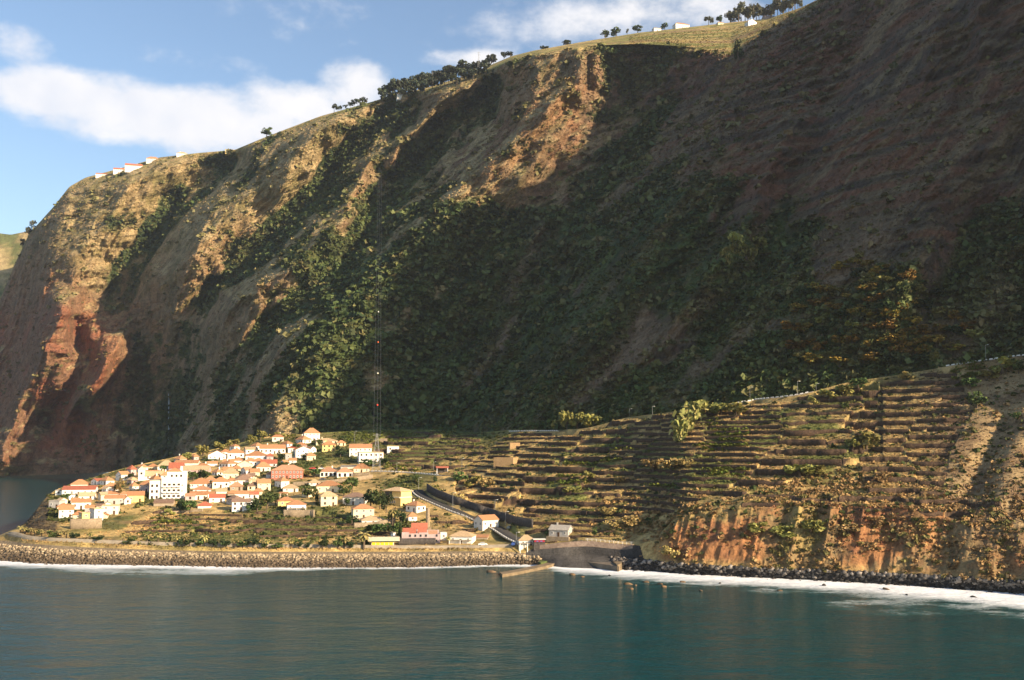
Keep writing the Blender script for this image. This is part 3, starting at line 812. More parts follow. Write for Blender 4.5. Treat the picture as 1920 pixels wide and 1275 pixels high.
# ================================================================= TERRACE WALLS
def plot_block(px, py):
    if px < 780: return 'field in front of the village' if py > 940 else 'green fields behind the village'
    if px < 985: return 'slope left of the stone tank' if py < 880 else 'slope above the coast road'
    if px < 1240: return 'slope above the harbour'
    if px < 1640: return 'slope left of the tall ruined bank' if py < 930 else 'ledge on the orange cliff'
    return 'ruined terraces at the far right' if py < 930 else 'brushy ledge on the orange cliff'
walls = []
inwall = (TW > 1.55) & (PXf > -40) & (PXf < 1960)
jj = np.nonzero(inwall)
lev = np.floor(zF/2.2).astype(np.int64)
# group wall cells by (plot, terrace level), then walk along the columns
ph_all = (_h(plot_id.astype(np.int64), np.zeros(plot_id.shape, np.int64)+3, np.zeros(plot_id.shape, np.int64), 7)+1)*.5
seen = {}
for poly_i, (poly, hs, tf) in enumerate(TERR):
    w = (inpoly(PXf, PYf, poly)*inD > .5) & inwall
    rI, cI = np.nonzero(w)
    if len(rI) == 0: continue
    hh = hs
    order = np.lexsort((rI, cI)); rI, cI = rI[order], cI[order]
    # runs of adjacent rows in one column = one wall crossing
    brk_ = np.nonzero((np.diff(cI) != 0) | (np.diff(rI) > 2))[0]+1
    st_ = np.concatenate([[0], brk_]); en_ = np.concatenate([brk_, [len(rI)]])
    open_ = []
    for s0, s1 in zip(st_, en_):
        c0 = cI[s0]; ra, rb = rI[s0], rI[s1-1]
        pid = plot_id[ra, c0]
        P0 = np.array([XF[ra, c0], YF[ra, c0]]); zlo, zhi = zF[max(ra-1, 0), c0], zF[min(rb+1, zF.shape[0]-1), c0]
        best = None
        for sg in open_:
            if c0-sg['c'] > 3: continue
            if sg['pid'] == pid and c0 != sg['c'] and abs(sg['z']-zhi) < .7 and abs(sg['r']-ra) < 9:
                best = sg; break
        if best is None:
            best = dict(pid=pid, pts=[], c=c0, z=zhi, r=ra, poly=poly_i); open_.append(best); walls.append(best)
        best['pts'].append((c0, P0[0], P0[1], zlo, zhi)); best['c'] = c0; best['z'] = zhi; best['r'] = ra
        if len(open_) > 60: open_ = [g for g in open_ if c0-g['c'] <= 3]
walls = [g for g in walls if len(g['pts']) >= 14]
walls.sort(key=lambda g: -len(g['pts'])); walls = walls[:290]
byb = {}
for g in walls:
    p = np.array(g['pts'])[:, 1:]
    mid = p[len(p)//2]
    a_ = mid[0]/mid[1]; x_, y_ = pix(a_, (mid[3]-CAMZ)/mid[1])
    g['px'], g['py'] = float(x_), float(y_); g['blk'] = plot_block(x_, y_)
    byb.setdefault((g['blk'], g['pid']), []).append(g)
pl_rank = {}
for (blk, pid) in byb: pl_rank.setdefault(blk, []).append((min(g['px'] for g in byb[(blk, pid)]), pid))
for blk in pl_rank: pl_rank[blk].sort()
for (blk, pid), gs in byb.items():
    gs.sort(key=lambda g: -g['py'])
    pr = [q for _, q in pl_rank[blk]].index(pid)+1
    for i, g in enumerate(gs):
        p = np.array(g['pts'])[:, 1:]
        if len(p) > 40: p = p[::2]
        p = np.concatenate([smooth1(p[:, :2], 5, 0), smooth1(p[:, 2:], 5, 0)], 1)
        n = len(p)
        jit = .12*np.array([random.uniform(-1, 1) for _ in range(n)])
        lo = p[:, 2]-.5; hi = p[:, 3]+.12+jit
        dirv = np.stack([p[:, 0], p[:, 1]], 1); dirv /= np.linalg.norm(dirv, axis=1, keepdims=True)
        fr_ = p[:, :2]-dirv*.18; bk = p[:, :2]+dirv*.55
        V = np.concatenate([np.c_[fr_, lo], np.c_[fr_+dirv*.14, hi], np.c_[bk, hi+.03], np.c_[bk, lo]])
        q = []
        for r in range(4):
            r2 = (r+1) % 4
            i0 = np.arange(n-1)
            q.append(np.stack([r*n+i0, r*n+i0+1, r2*n+i0+1, r2*n+i0], 1))
        q.append(np.array([[0, n, 2*n, 3*n], [n-1, 4*n-1, 3*n-1, 2*n-1]]))
        o = mobj('terrace_wall', np_mesh('terrace_wall', V, np.concatenate(q), mats=[m_drystone]))
        tag(o, f'{ordw(i+1)} dry stone wall up, {ordw(pr)} plot from left, {blk}', 'terrace wall', 'dry stone terrace walls', 'thing')

# ================================================================= ROADS, SEA WALL, HARBOUR
def strip(P, wd, z=0.0, th=.3, off=0.0):
    """a flat slab ribbon along P"""
    T = np.gradient(P[:, :2], axis=0); T /= np.linalg.norm(T, axis=1, keepdims=True)+1e-9
    N = np.stack([-T[:, 1], T[:, 0]], 1)
    a = P[:, :2]+N*(off-wd/2); b = P[:, :2]+N*(off+wd/2)
    zt = P[:, 2]+z
    V = np.concatenate([np.c_[a, zt], np.c_[b, zt], np.c_[b, zt-th], np.c_[a, zt-th]])
    n = len(P); i0 = np.arange(n-1); q = []
    for r in range(4):
        r2 = (r+1) % 4
        q.append(np.stack([r*n+i0, r*n+i0+1, r2*n+i0+1, r2*n+i0], 1))
    q.append(np.array([[0, n, 2*n, 3*n], [n-1, 4*n-1, 3*n-1, 2*n-1]]))
    return V, np.concatenate(q)
for k, (P, wd) in ROADP.items():
    V, q = strip(P, wd, z=0.0, th=.5)
    tag(mobj('road', np_mesh('road', V, q, mats=[m_asphalt])), kind='structure')
def parapet(P, off, label, gaps=True, h=.6, posts=2.6):
    """low white wall of short blocks along the outer edge of a road"""
    L_ = np.concatenate([[0], np.cumsum(np.linalg.norm(np.diff(P[:, :2], axis=0), axis=1))])
    root = empty('road_parapet', P[len(P)//2])
    mb = MB(); s_ = 0
    T = np.gradient(P[:, :2], axis=0); T /= np.linalg.norm(T, axis=1, keepdims=True)+1e-9
    N = np.stack([-T[:, 1], T[:, 0]], 1)
    Q = np.c_[P[:, :2]+N*off, P[:, 2]]
    o0 = np.array(root.location)
    while s_ < L_[-1]-posts:
        p0 = np.array([np.interp(s_, L_, Q[:, i]) for i in range(3)]); p1 = np.array([np.interp(s_+posts*(.62 if gaps else 1), L_, Q[:, i]) for i in range(3)])
        d_ = p1-p0; n_ = np.array([-d_[1], d_[0], 0]); n_ = n_/(np.linalg.norm(n_)+1e-9)*.12
        vs = [p0-n_, p1-n_, p1+n_, p0+n_]
        low = [v-o0-np.array([0, 0, .4]) for v in vs]; top = [v-o0+np.array([0, 0, h]) for v in vs]
        mb.add(low+top, [(0,3,2,1),(4,5,6,7),(0,1,5,4),(1,2,6,5),(2,3,7,6),(3,0,4,7)])
        s_ += posts
    mb.obj('blocks', m_whitep, root)
    Vr, qr = strip(np.c_[Q[:, :2], Q[:, 2]]-o0, .3, z=.10, th=.6)
    mobj('kerb', np_mesh('kerb', Vr, qr, mats=[m_conc]), root)
    tag(root, label, 'road parapet', 'white road parapets')
def side(k, sgn):
    """offset sign that points to the sea side of a road"""
    P, wd = ROADP[k]; T = P[-1]-P[0]; N = np.array([-T[1], T[0]])
    return (wd/2-.1)*(1 if N[1] < 0 else -1)*sgn
parapet(ROADP['coast_road'][0], side('coast_road', 1), 'white slotted parapet along the seaward edge of the climbing coast road')
parapet(ROADP['upper_road'][0], side('upper_road', 1), 'white parapet along the upper village road behind the houses')
parapet(ROADP['hill_road'][0], side('hill_road', 1), 'white dashed parapet above the stone tank at the top of the terraces')
parapet(ROADP['hill_road_b'][0], side('hill_road_b', 1), 'white dashed parapet curving along the road above the middle terraces')
parapet(ROADP['hill_road_c'][0], side('hill_road_c', 1), 'white dashed parapet at the right end of the hill road above the banana plot')
# retaining wall behind the climbing coast road
def wall_line(pts_px, h, mat, name, label, cat, th=.8, step=3, zb=-1.0, ref=None):
    P = []
    for (x0, y0), (x1, y1) in zip(pts_px[:-1], pts_px[1:]):
        n = max(1, int(math.hypot(x1-x0, y1-y0)/step))
        P += [FL.hit(x0+(x1-x0)*i/n, y0+(y1-y0)*i/n) for i in range(n)]
    P.append(FL.hit(*pts_px[-1])); P = np.array([p for p in P if p is not None]); P = smooth1(P, 5, 0) if len(P) > 6 else P
    V, q = strip(P, th, z=h, th=h-zb)
    o = mobj(name, np_mesh(name, V, q, mats=[mat])); tag(o, label, cat, None, 'thing'); return o
wall_line([(1000,990),(965,984),(930,972),(890,958),(850,944),(815,930),(800,920)], 4.2, m_dkstone, 'retaining_wall', 'tall dark retaining wall on the uphill side of the climbing coast road', 'retaining wall')
wall_line([(548,912),(600,909),(650,905),(700,897)], 2.6, m_rubble, 'retaining_wall', 'long pale rubble wall below the twin arcaded school buildings', 'retaining wall')
wall_line([(662,893),(695,893)], 2.4, m_rubble, 'retaining_wall', 'short rubble wall under the hip roofed house by the power pylon', 'retaining wall')
wall_line([(530,970),(560,970),(590,970)], 4.0, m_rubble, 'retaining_wall', 'rubble retaining wall under the white house with balcony at the field edge', 'retaining wall')
wall_line([(662,990),(700,989),(742,980)], 2.6, m_rubble, 'garden_wall', 'pale garden wall below the cream house with tan roof', 'garden wall')
wall_line([(130,992),(160,992),(192,990)], 5.0, m_rubble, 'garden_wall', 'tall rubble wall under the white houses of the headland', 'garden wall')
wall_line([(300,964),(345,962),(382,958)], 1.4, m_rubble, 'garden_wall', 'low field wall below the white apartment block', 'garden wall')
wall_line([(745,1022),(790,1021),(818,1021)], 3.0, m_dkstone, 'garden_wall', 'dark yard wall in front of the roofless ruin', 'garden wall')
# sea wall: from the tip of the delta to the slipway
kc = np.nonzero((a_F > ae(16, 1000)[0]) & (a_F < ae(962, 1025)[0]))[0][::4]
re = r3-1
Ps = np.array([(a_F[j]*dF[re, j], dF[re, j], zF[re, j]) for j in kc])
V, q = strip(Ps, .9, z=1.0, th=4.6)
o = mobj('sea_wall', np_mesh('sea_wall', V, q, mats=[m_wallconc])); tag(o, 'long grey concrete sea wall above the boulders in front of the village', 'sea wall', None, 'thing')
Pp = Ps.copy(); Pp[:, :2] *= (1+3.4/np.linalg.norm(Ps[:, :2], axis=1))[:, None]
V, q = strip(Pp, 4.2, z=.10, th=.5); tag(mobj('promenade_path', np_mesh('promenade_path', V, q, mats=[m_conc])), kind='structure')
# harbour wall: curved dark wall with a railing
kc = np.nonzero((a_F > ae(1003, 1025)[0]) & (a_F < ae(1188, 1025)[0]))[0][::3]
Ph = np.array([(a_F[j]*dF[re, j], dF[re, j], zF[re, j]) for j in kc])
root = empty('harbour_wall', Ph[len(Ph)//2]); o0 = np.array(root.location)
V, q = strip(Ph-o0, 1.0, z=.5, th=8.0); mobj('wall', np_mesh('wall', V, q, mats=[masonry('harbour stone', (.16,.115,.09), (.28,.215,.165), .7)]), root)
mb = MB(); half = Ph[len(Ph)//2:]-o0
for p0, p1 in zip(half[:-1], half[1:]):
    for hgt in (1.1, 1.6): mb.bar(p0+[0, 0, hgt], p1+[0, 0, hgt], .06)
acc = 0
for p0, p1 in zip(half[:-1], half[1:]):
    acc += np.linalg.norm(p1-p0)
    if acc > 1.5: mb.bar(p0+[0, 0, .4], p0+[0, 0, 1.65], .09); acc = 0
mb.obj('railing', m_whitep, root)
tag(root, 'curved dark harbour wall with a pale railing beside the beach', 'harbour wall', None, 'thing')
def slab_px(name, pts, zt, th, mat, label=None, cat=None, kind=None):
    """flat slab whose top corners lie on given lines of sight at height zt"""
    P = []
    for x_, y_ in pts:
        a, e = ae(x_, y_); d = (zt-CAMZ)/float(e); P.append((float(a)*d, d, zt))
    mb = MB(); n = len(P)
    mb.add(P+[(x, y, zt-th) for x, y, _ in P], [tuple(range(n)), tuple(range(2*n-1, n-1, -1))]+[(i, n+i, n+(i+1) % n, (i+1) % n) for i in range(n)])
    o = mb.obj(name, mat); tag(o, label, cat, kind=kind); return o
slab_px('landing_platform', [(1072,1046),(1150,1054),(1164,1058),(1160,1062),(1075,1050)], 2.2, 4, plain('damp concrete', (.17,.14,.105), var=.35, scale=.3), 'dark concrete landing platform at the foot of the harbour wall', 'platform')
slab_px('breakwater', [(937,1073),(965,1068),(1012,1058.5),(1068,1043),(1076,1046),(1020,1062),(972,1072),(942,1077)], 1.2, 5, plain('stained concrete', (.22,.165,.10), var=.4, scale=.4), 'low tan concrete breakwater arm reaching into the sea beside the slipway', 'breakwater')
slab_px('slipway', [(1010,1053),(1030,1043),(1060,1038),(1066,1041),(1014,1055)], 1.9, 3, plain('algae covered concrete', (.10,.13,.04), var=.4, scale=.5), 'green algae covered boat slipway beside the boulder revetment', 'slipway')
root_ = slab_px('stair_block', [(1150,1053),(1166,1051),(1166,1056),(1158,1059)], 2.9, 4, plain('stained concrete', (.22,.165,.10)), 'small tan stair block at the end of the landing platform', 'stair block')

# ================================================================= BOULDERS
def ico(sub=1):
    import bmesh
    bm = bmesh.new(); bmesh.ops.create_icosphere(bm, subdivisions=sub, radius=1)
    V = np.array([v.co[:] for v in bm.verts]); T = np.array([[v.index for v in f.verts] for f in bm.faces]); bm.free()
    return V, T
IV, IT = ico(1); IV2, IT2 = ico(2)
def rock_tpl(seed, V=IV):
    r = np.random.default_rng(seed); s_ = np.array([1, r.uniform(.65, .95), r.uniform(.5, .8)])
    n = 1+.30*vn(V[:, 0]*1.6+seed, V[:, 1]*1.6, V[:, 2]*1.6, seed)
    q = V*n[:, None]
    for _ in range(5):     # chop flat facets
        nn = r.normal(size=3); nn /= np.linalg.norm(nn); hgt = r.uniform(.55, .8)
        ex = np.maximum(q@nn-hgt, 0); q = q-ex[:, None]*nn
    return q*s_
def stamp(tpls, faces, pos, scl, rot, cols, cv=.12):
    """join copies of small templates into one vertex / face array"""
    VV, FF, CC = [], [], []
    base = 0
    for ti in range(len(tpls)):
        idx = np.nonzero(np.arange(len(pos)) % len(tpls) == ti)[0]
        if len(idx) == 0: continue
        T = tpls[ti]; cth, sth = np.cos(rot[idx]), np.sin(rot[idx])
        s = scl[idx] if scl.ndim == 2 else np.repeat(scl[idx][:, None], 3, 1)
        t = T[None]*s[:, None]
        x = t[..., 0]*cth[:, None]-t[..., 1]*sth[:, None]; y = t[..., 0]*sth[:, None]+t[..., 1]*cth[:, None]
        v = np.stack([x, y, t[..., 2]], -1)+pos[idx][:, None]
        n = T.shape[0]
        f = faces[ti] if isinstance(faces, list) else faces
        FF.append((f[None]+(np.arange(len(idx))*n)[:, None, None]+base).reshape(-1, f.shape[1]))
        VV.append(v.reshape(-1, 3)); base += len(idx)*n
        shade = 1+cv*rng.uniform(-1, 1, (len(idx), n))
        CC.append((cols[idx][:, None]*shade[..., None]).reshape(-1, 3))
    return np.concatenate(VV), np.concatenate(FF), np.clip(np.concatenate(CC), .003, 1)
m_rock = attr_mat('boulder surface', n_scale=1.5, n_amt=.35, bump=.5, bump_scale=3, dist=.2, n2=.4)
RT = [rock_tpl(i) for i in range(8)]
def shore_rocks(name, x0, x1, n, smin, smax, colf, label, rowlo=FR[0]-2, rowhi=FR[0]+FR[1]-1):
    ja, jb = np.searchsorted(a_F, [ae(x0, 1050)[0], ae(x1, 1050)[0]])
    j = rng.integers(ja, jb, n); r = rng.integers(rowlo, rowhi, n)
    pos = np.stack([a_F[j]*dF[r, j], dF[r, j], zF[r, j]], 1)
    pos[:, :2] += rng.normal(0, .5, (n, 2))
    s = smin+(smax-smin)*rng.random(n)**2.2
    pos[:, 2] += s*.12
    cols = colf(n, (r-rowlo)/(rowhi-rowlo), pos)
    V, Fc, Cc = stamp(RT, IT, pos, s, rng.random(n)*6.28, cols, .06)
    o = mobj(name, np_mesh(name, V, None, Fc, Cc, mats=[m_rock])); tag(o, label, None, kind='stuff')
def rev_col(n, t, pos):
    c_ = mix(np.broadcast_to(C3(.10,.075,.05), (n, 3)), C3(.36,.28,.18), np.clip(sst(.35, 1.0, t+.5*(rng.random(n)-.5)), 0, 1))
    return c_*rng.uniform(.65, 1.3, (n, 1))
def blk_col(n, t, pos):
    c_ = mix(np.broadcast_to(C3(.030,.028,.027), (n, 3)), C3(.24,.21,.18), sst(.5, 1.1, rng.random(n)*.8+t*.35))
    return c_*rng.uniform(.6, 1.4, (n, 1))
shore_rocks('revetment_boulders', -40, 1012, 16000, .3, 1.15, rev_col, 'tan boulder revetment below the sea wall', rowhi=FR[0]+FR[1]-9)
shore_rocks('shore_boulders', 1150, 2000, 12000, .3, 1.6, blk_col, 'black boulder shore under the orange cliff')
ROCKS = [(922,1073,20,9,'low brown rock at the tip of the breakwater'),(938,1076,14,6,'flat brown rock beside the breakwater tip'),(1072,1078,15,7,'tan rock in the water in front of the beach'),(1092,1082,11,5,'low tan rock right of the lone beach rock'),(1143,1080,9,5,'dark rock awash left of the black shore'),(1178,1096,16,7,'tan rock in the foam left end of the rock cluster'),(1192,1098,10,5,'small tan rock behind the left foam rock'),(1212,1092,12,6,'brown rock in the foam close to the black shore'),(1184,1105,14,6,'low orange rock nearest the open water'),(1238,1096,15,7,'largest tan rock in the foam cluster'),(1244,1101,12,6,'low tan rock touching the largest foam rock'),(1314,1108,10,5,'lone small brown rock in the surf'),(1280,1092,12,6,'dark rock standing off the black shore'),(1350,1094,10,5,'small black rock off the middle of the shore'),(1462,1108,12,5,'brown rock awash in the middle of the surf'),(1545,1098,13,6,'black rock at the edge of the surf below the cliff'),(1660,1105,18,8,'broad black rock standing out of the surf'),(1826,1120,14,6,'black rock in the surf near the right end'),(1700,1116,9,4,'small black rock in the white surf'),(1118,1064,9,5,'small dark rock on the beach edge')]
for i, (x_, y_, w_, h_, lab) in enumerate(ROCKS):
    a, e = ae(x_, y_); d = -CAMZ/float(e); s = w_*d/F/2
    V = rock_tpl(40+i, IV2)
    V = V*np.array([s, s*.8, h_*d/F*.75])+0
    cc = C3(.16,.105,.058) if ('tan' in lab or 'orange' in lab) else (C3(.15,.10,.06) if 'brown' in lab else C3(.045,.042,.04))
    o = mobj('sea_rock', np_mesh('sea_rock', V, None, IT2, np.tile(cc, (len(V), 1)), mats=[m_rock]), loc=(float(a)*d, d, .1), rot=(0, 0, i*1.3))
    tag(o, lab, 'rock', 'rocks standing in the water')
# ================================================================= HOUSES
WALLC = {'white': (.83,.80,.74), 'cream': (.74,.64,.44), 'yellow': (.78,.58,.24), 'grey': (.46,.43,.39), 'pink': (.50,.38,.36), 'red': (.47,.17,.12), 'stone': (.36,.29,.21), 'offwhite': (.70,.66,.58), 'lemon': (.80,.55,.03)}
ROOFC = {'orange': (.50,.25,.125), 'tan': (.58,.41,.24), 'brown': (.27,.175,.125), 'red': (.46,.15,.09), 'grey': (.36,.33,.29), 'pinkish': (.50,.27,.16)}
def wm(c): return plain('render '+c, WALLC[c], var=.16, scale=.5, objvar=.05)
def rm(c): return roof_mat('roof tiles '+c, ROOFC[c])
m_glass = plain('window glass', (.025,.03,.035), rough=.15, var=.3, spec=.6)
m_shut = plain('green shutters', (.05,.10,.06), var=.2)
m_brownwood = plain('brown joinery', (.10,.055,.03), var=.2)
m_dark = plain('painted opening shade', (.02,.018,.017), var=.2)  # near-black fill paints the shade inside arches and the bell opening
def unit_frame():
    mb = MB()
    for b in ((-.5,-.38,-.5,.5),(.38,.5,-.5,.5),(-.38,.38,-.5,-.4),(-.38,.38,.4,.5),(-.04,.04,-.4,.4)): mb.box(b[0], b[1], -.5, .5, b[2], b[3])
    return mb
ME_FRAME = unit_frame().mesh('window', m_whitep); ME_FRAMEB = unit_frame().mesh('window', m_brownwood); ME_FRAMES = unit_frame().mesh('window', m_shut)
ME_PANE = MB().box(-.46,.46,-.42,.30,-.47,.47).mesh('pane', m_glass)
ME_DOOR = MB().box(-.5,.5,-.5,.5,-.5,.5).mesh('door', m_brownwood)
def window(parent, x, y, z, rz, w_=1.05, h_=1.35, fr=None):
    o = mobj('window', fr or ME_FRAME, parent, (x, y, z), (0, 0, rz), (w_, .16, h_))
    mobj('pane', ME_PANE, o)
    return o
def roof_mesh(kind, x0, x1, y0, y1, z, rise, ov=.45, th=.22, gx=None):
    mb = MB(); X0, X1, Y0, Y1 = x0-ov, x1+ov, y0-ov, y1+ov; w_, d_ = X1-X0, Y1-Y0
    if kind == 'hip':
        if w_ >= d_: r0, r1 = (X0+d_*.5, (Y0+Y1)/2), (X1-d_*.5, (Y0+Y1)/2)
        else: r0, r1 = ((X0+X1)/2, Y0+w_*.5), ((X0+X1)/2, Y1-w_*.5)
        if w_ >= d_:
            vs = [(X0,Y0,z),(X1,Y0,z),(X1,Y1,z),(X0,Y1,z),(*r0,z+rise),(*r1,z+rise)]
            fs = [(0,1,5,4),(1,2,5),(2,3,4,5),(3,0,4)]
        else:
            vs = [(X0,Y0,z),(X1,Y0,z),(X1,Y1,z),(X0,Y1,z),(*r0,z+rise),(*r1,z+rise)]
            fs = [(0,1,4),(1,2,5,4),(2,3,5),(3,0,4,5)]
        b = [(x, y, zz-th) for x, y, zz in vs[:4]]
        mb.add(vs+b, fs+[(6,7,1,0),(7,8,2,1),(8,9,3,2),(9,6,0,3),(9,8,7,6)])
        ra, rb = Vector(vs[4]), Vector(vs[5])
        if (rb-ra).length > .5: mb.bar(ra, rb, .14)
    elif kind in ('gable', 'gfront'):
        if kind == 'gable':
            ym = (Y0+Y1)/2; prof = [(Y0, z), (ym, z+rise), (Y1, z), (Y1, z-th), (ym, z+rise-th), (Y0, z-th)]
            vs = [(X0, p, q) for p, q in prof]+[(X1, p, q) for p, q in prof]
        else:
            xm = (X0+X1)/2; prof = [(X0, z), (xm, z+rise), (X1, z), (X1, z-th), (xm, z+rise-th), (X0, z-th)]
            vs = [(p, Y1, q) for p, q in prof]+[(p, Y0, q) for p, q in prof]
        fs = [(i, (i+1) % 6, 6+(i+1) % 6, 6+i) for i in range(6)]+[(5,4,1,0),(4,3,2,1),(6,7,10,11),(7,8,9,10)]
        mb.add(vs, fs)
    elif kind == 'shed':
        vs = [(X0,Y0,z),(X1,Y0,z),(X1,Y1,z+rise),(X0,Y1,z+rise)]
        mb.add(vs+[(a, b, c_-th) for a, b, c_ in vs], [(0,1,2,3),(7,6,5,4),(0,4,5,1),(1,5,6,2),(2,6,7,3),(3,7,4,0)])
    else:   # flat slab with a low parapet
        mb.box(x0-.15, x1+.15, y0-.15, y1+.15, z-.02, z+.25)
        for b in ((x0-.15,x1+.15,y0-.15,y0+.1),(x0-.15,x1+.15,y1-.1,y1+.15),(x0-.15,x0+.1,y0+.1,y1-.1),(x1-.1,x1+.15,y0+.1,y1-.1)): mb.box(*b, z+.25, z+.25+max(.25, rise*.6))
    return mb
def wall_mesh(kind, x0, x1, y0, y1, z1, rise, zb=-3.5):
    mb = MB()
    if kind == 'gable':
        ym = (y0+y1)/2; prof = [(y0,zb),(y1,zb),(y1,z1),(ym,z1+rise*.96),(y0,z1)]
        vs = [(x0,p,q) for p, q in prof]+[(x1,p,q) for p, q in prof]
        mb.add(vs, [(4,3,2,1,0),(5,6,7,8,9)]+[(i, (i+1) % 5, 5+(i+1) % 5, 5+i) for i in range(5)])
    elif kind == 'gfront':
        xm = (x0+x1)/2; prof = [(x0,zb),(x1,zb),(x1,z1),(xm,z1+rise*.96),(x0,z1)]
        vs = [(p,y0,q) for p, q in prof]+[(p,y1,q) for p, q in prof]
        mb.add(vs, [(0,1,2,3,4),(9,8,7,6,5)]+[(i, 5+i, 5+(i+1) % 5, (i+1) % 5) for i in range(5)])
    elif kind == 'shed':
        mb.add([(x0,y0,zb),(x1,y0,zb),(x1,y1,zb),(x0,y1,zb),(x0,y0,z1),(x1,y0,z1),(x1,y1,z1+rise*.9),(x0,y1,z1+rise*.9)],
               [(0,3,2,1),(4,5,6,7),(0,1,5,4),(1,2,6,5),(2,3,7,6),(3,0,4,7)])
    else: mb.box(x0, x1, y0, y1, zb, z1)
    return mb
HOUSES = []      # (px, py, key phrase) for naming what stands beside them
def ground_px(px, py):
    p = FL.hit(px, py)
    if p is None: p = FL.sky(px, py)
    return p
def house(px, py, w, hw, hr, kind, wall, roof, yaw, label, key=None, dr=.75, cat='house', name='house', group='village houses', base=None, extra='', fr=None, p=None, winrow=None):
    if group == 'village houses': w, hr = w*1.0, hr*1.0
    p = ground_px(px, py) if p is None else p
    s = p[1]/F; th = math.radians(yaw)
    Wd = w*s/(abs(math.cos(th))+dr*abs(math.sin(th))); Dp = Wd*dr
    if Dp < 4 and w > 9: Dp = 4.0
    Dp = min(Dp, 12)
    Hh, Rr = hw*s, hr*s*1.05
    ctr = np.array([p[0], p[1]])+np.array([-math.sin(th), math.cos(th)])*Dp/2
    root = empty(name, (ctr[0], ctr[1], p[2]), th)
    x0, x1, y0, y1 = -Wd/2, Wd/2, -Dp/2, Dp/2
    wmat = wm(wall)
    wb = wall_mesh(kind, x0, x1, y0, y1, Hh, Rr)
    wb.obj('wall', wmat, root)
    if roof:
        ro = roof_mesh(kind, x0, x1, y0, y1, Hh+(.05 if kind != 'flat' else 0), Rr, ov=.45 if kind in ('hip',) else .3).obj('roof', rm(roof), root)
        if kind in ('hip', 'gable') and (int(px)+int(py)) % 3 == 0 and w > 20:
            cx_ = x0+Wd*(.3 if int(px) % 2 else .7)
            MB().box(cx_-.35, cx_+.35, -.3, .3, Hh+.15, Hh+Rr+.9).box(cx_-.45, cx_+.45, -.4, .4, Hh+Rr+.9, Hh+Rr+1.05).obj('chimney', wmat, ro)
    if w > 12 and 'nowin' not in extra:
        st = max(1, int(round(Hh/3.0))) if Hh > 2.0 else 0
        fh = Hh/max(st, 1)
        faces = [(Wd, lambda t: (x0+Wd*t, y0-.02), 0)]
        if yaw > 8: faces.append((Dp, lambda t: (x0-.02, y0+Dp*(1-t)), -math.pi/2))
        elif yaw < -8: faces.append((Dp, lambda t: (x1+.02, y0+Dp*t), math.pi/2))
        for fi, (ln, fn_, rz) in enumerate(faces):
            nw = max(1, int(ln/3.1)) if winrow is None or fi else winrow
            for k in range(st):
                for i in range(nw):
                    t = (i+.5)/nw
                    x, y = fn_(t)
                    if fi == 0 and k == 0 and i == nw//2 and nw > 1:
                        mobj('door', ME_DOOR, root, (x, y-.01, 1.05), (0, 0, rz), (1.0, .12, 2.1)); continue
                    ww = min(1.1, ln/nw*.5)
                    window(root, x, y, k*fh+fh*.56, rz, ww, min(1.4, fh*.5), fr)
    if 'base' in extra:
        MB().box(x0-.8, x1+.8, y0-1.2, y1+.5, -4.0, -.02).obj('base', m_rubble, root)
        root.location.z += 1.2
    if 'balcony' in extra:
        b = MB().box(x0, x1, y0-1.5, y0-.03, Hh*.48, Hh*.48+.2).obj('balcony', m_conc, root)
        r_ = MB().box(x0, x1, y0-1.5, y0-1.42, Hh*.48+.95, Hh*.48+1.05)
        n_ = max(3, int(Wd/1.2))
        for i in range(n_+1): r_.bar((x0+Wd*i/n_, y0-1.46, Hh*.48+.2), (x0+Wd*i/n_, y0-1.46, Hh*.48+1), .05)
        r_.obj('railing', m_whitep, b)
        for i in range(3): MB().box(x0+.1+(Wd-.5)*i/2, x0+.4+(Wd-.5)*i/2, y0-1.45, y0-1.15, -3, Hh*.48).obj('post', m_whitep, b)
    if 'arcade' in extra:
        n_ = max(3, int(Wd/2.6)); mbp = MB()
        for i in range(n_): 
            xx = x0+Wd*(i+.5)/n_
            mobj('archway', MB().box(xx-.75, xx+.75, y0-.10, y0+.1, .1, Hh*.72).mesh('archway', m_dark), root)
    tag(root, label, cat, group)
    HOUSES.append((px, py, key or label))
    return root
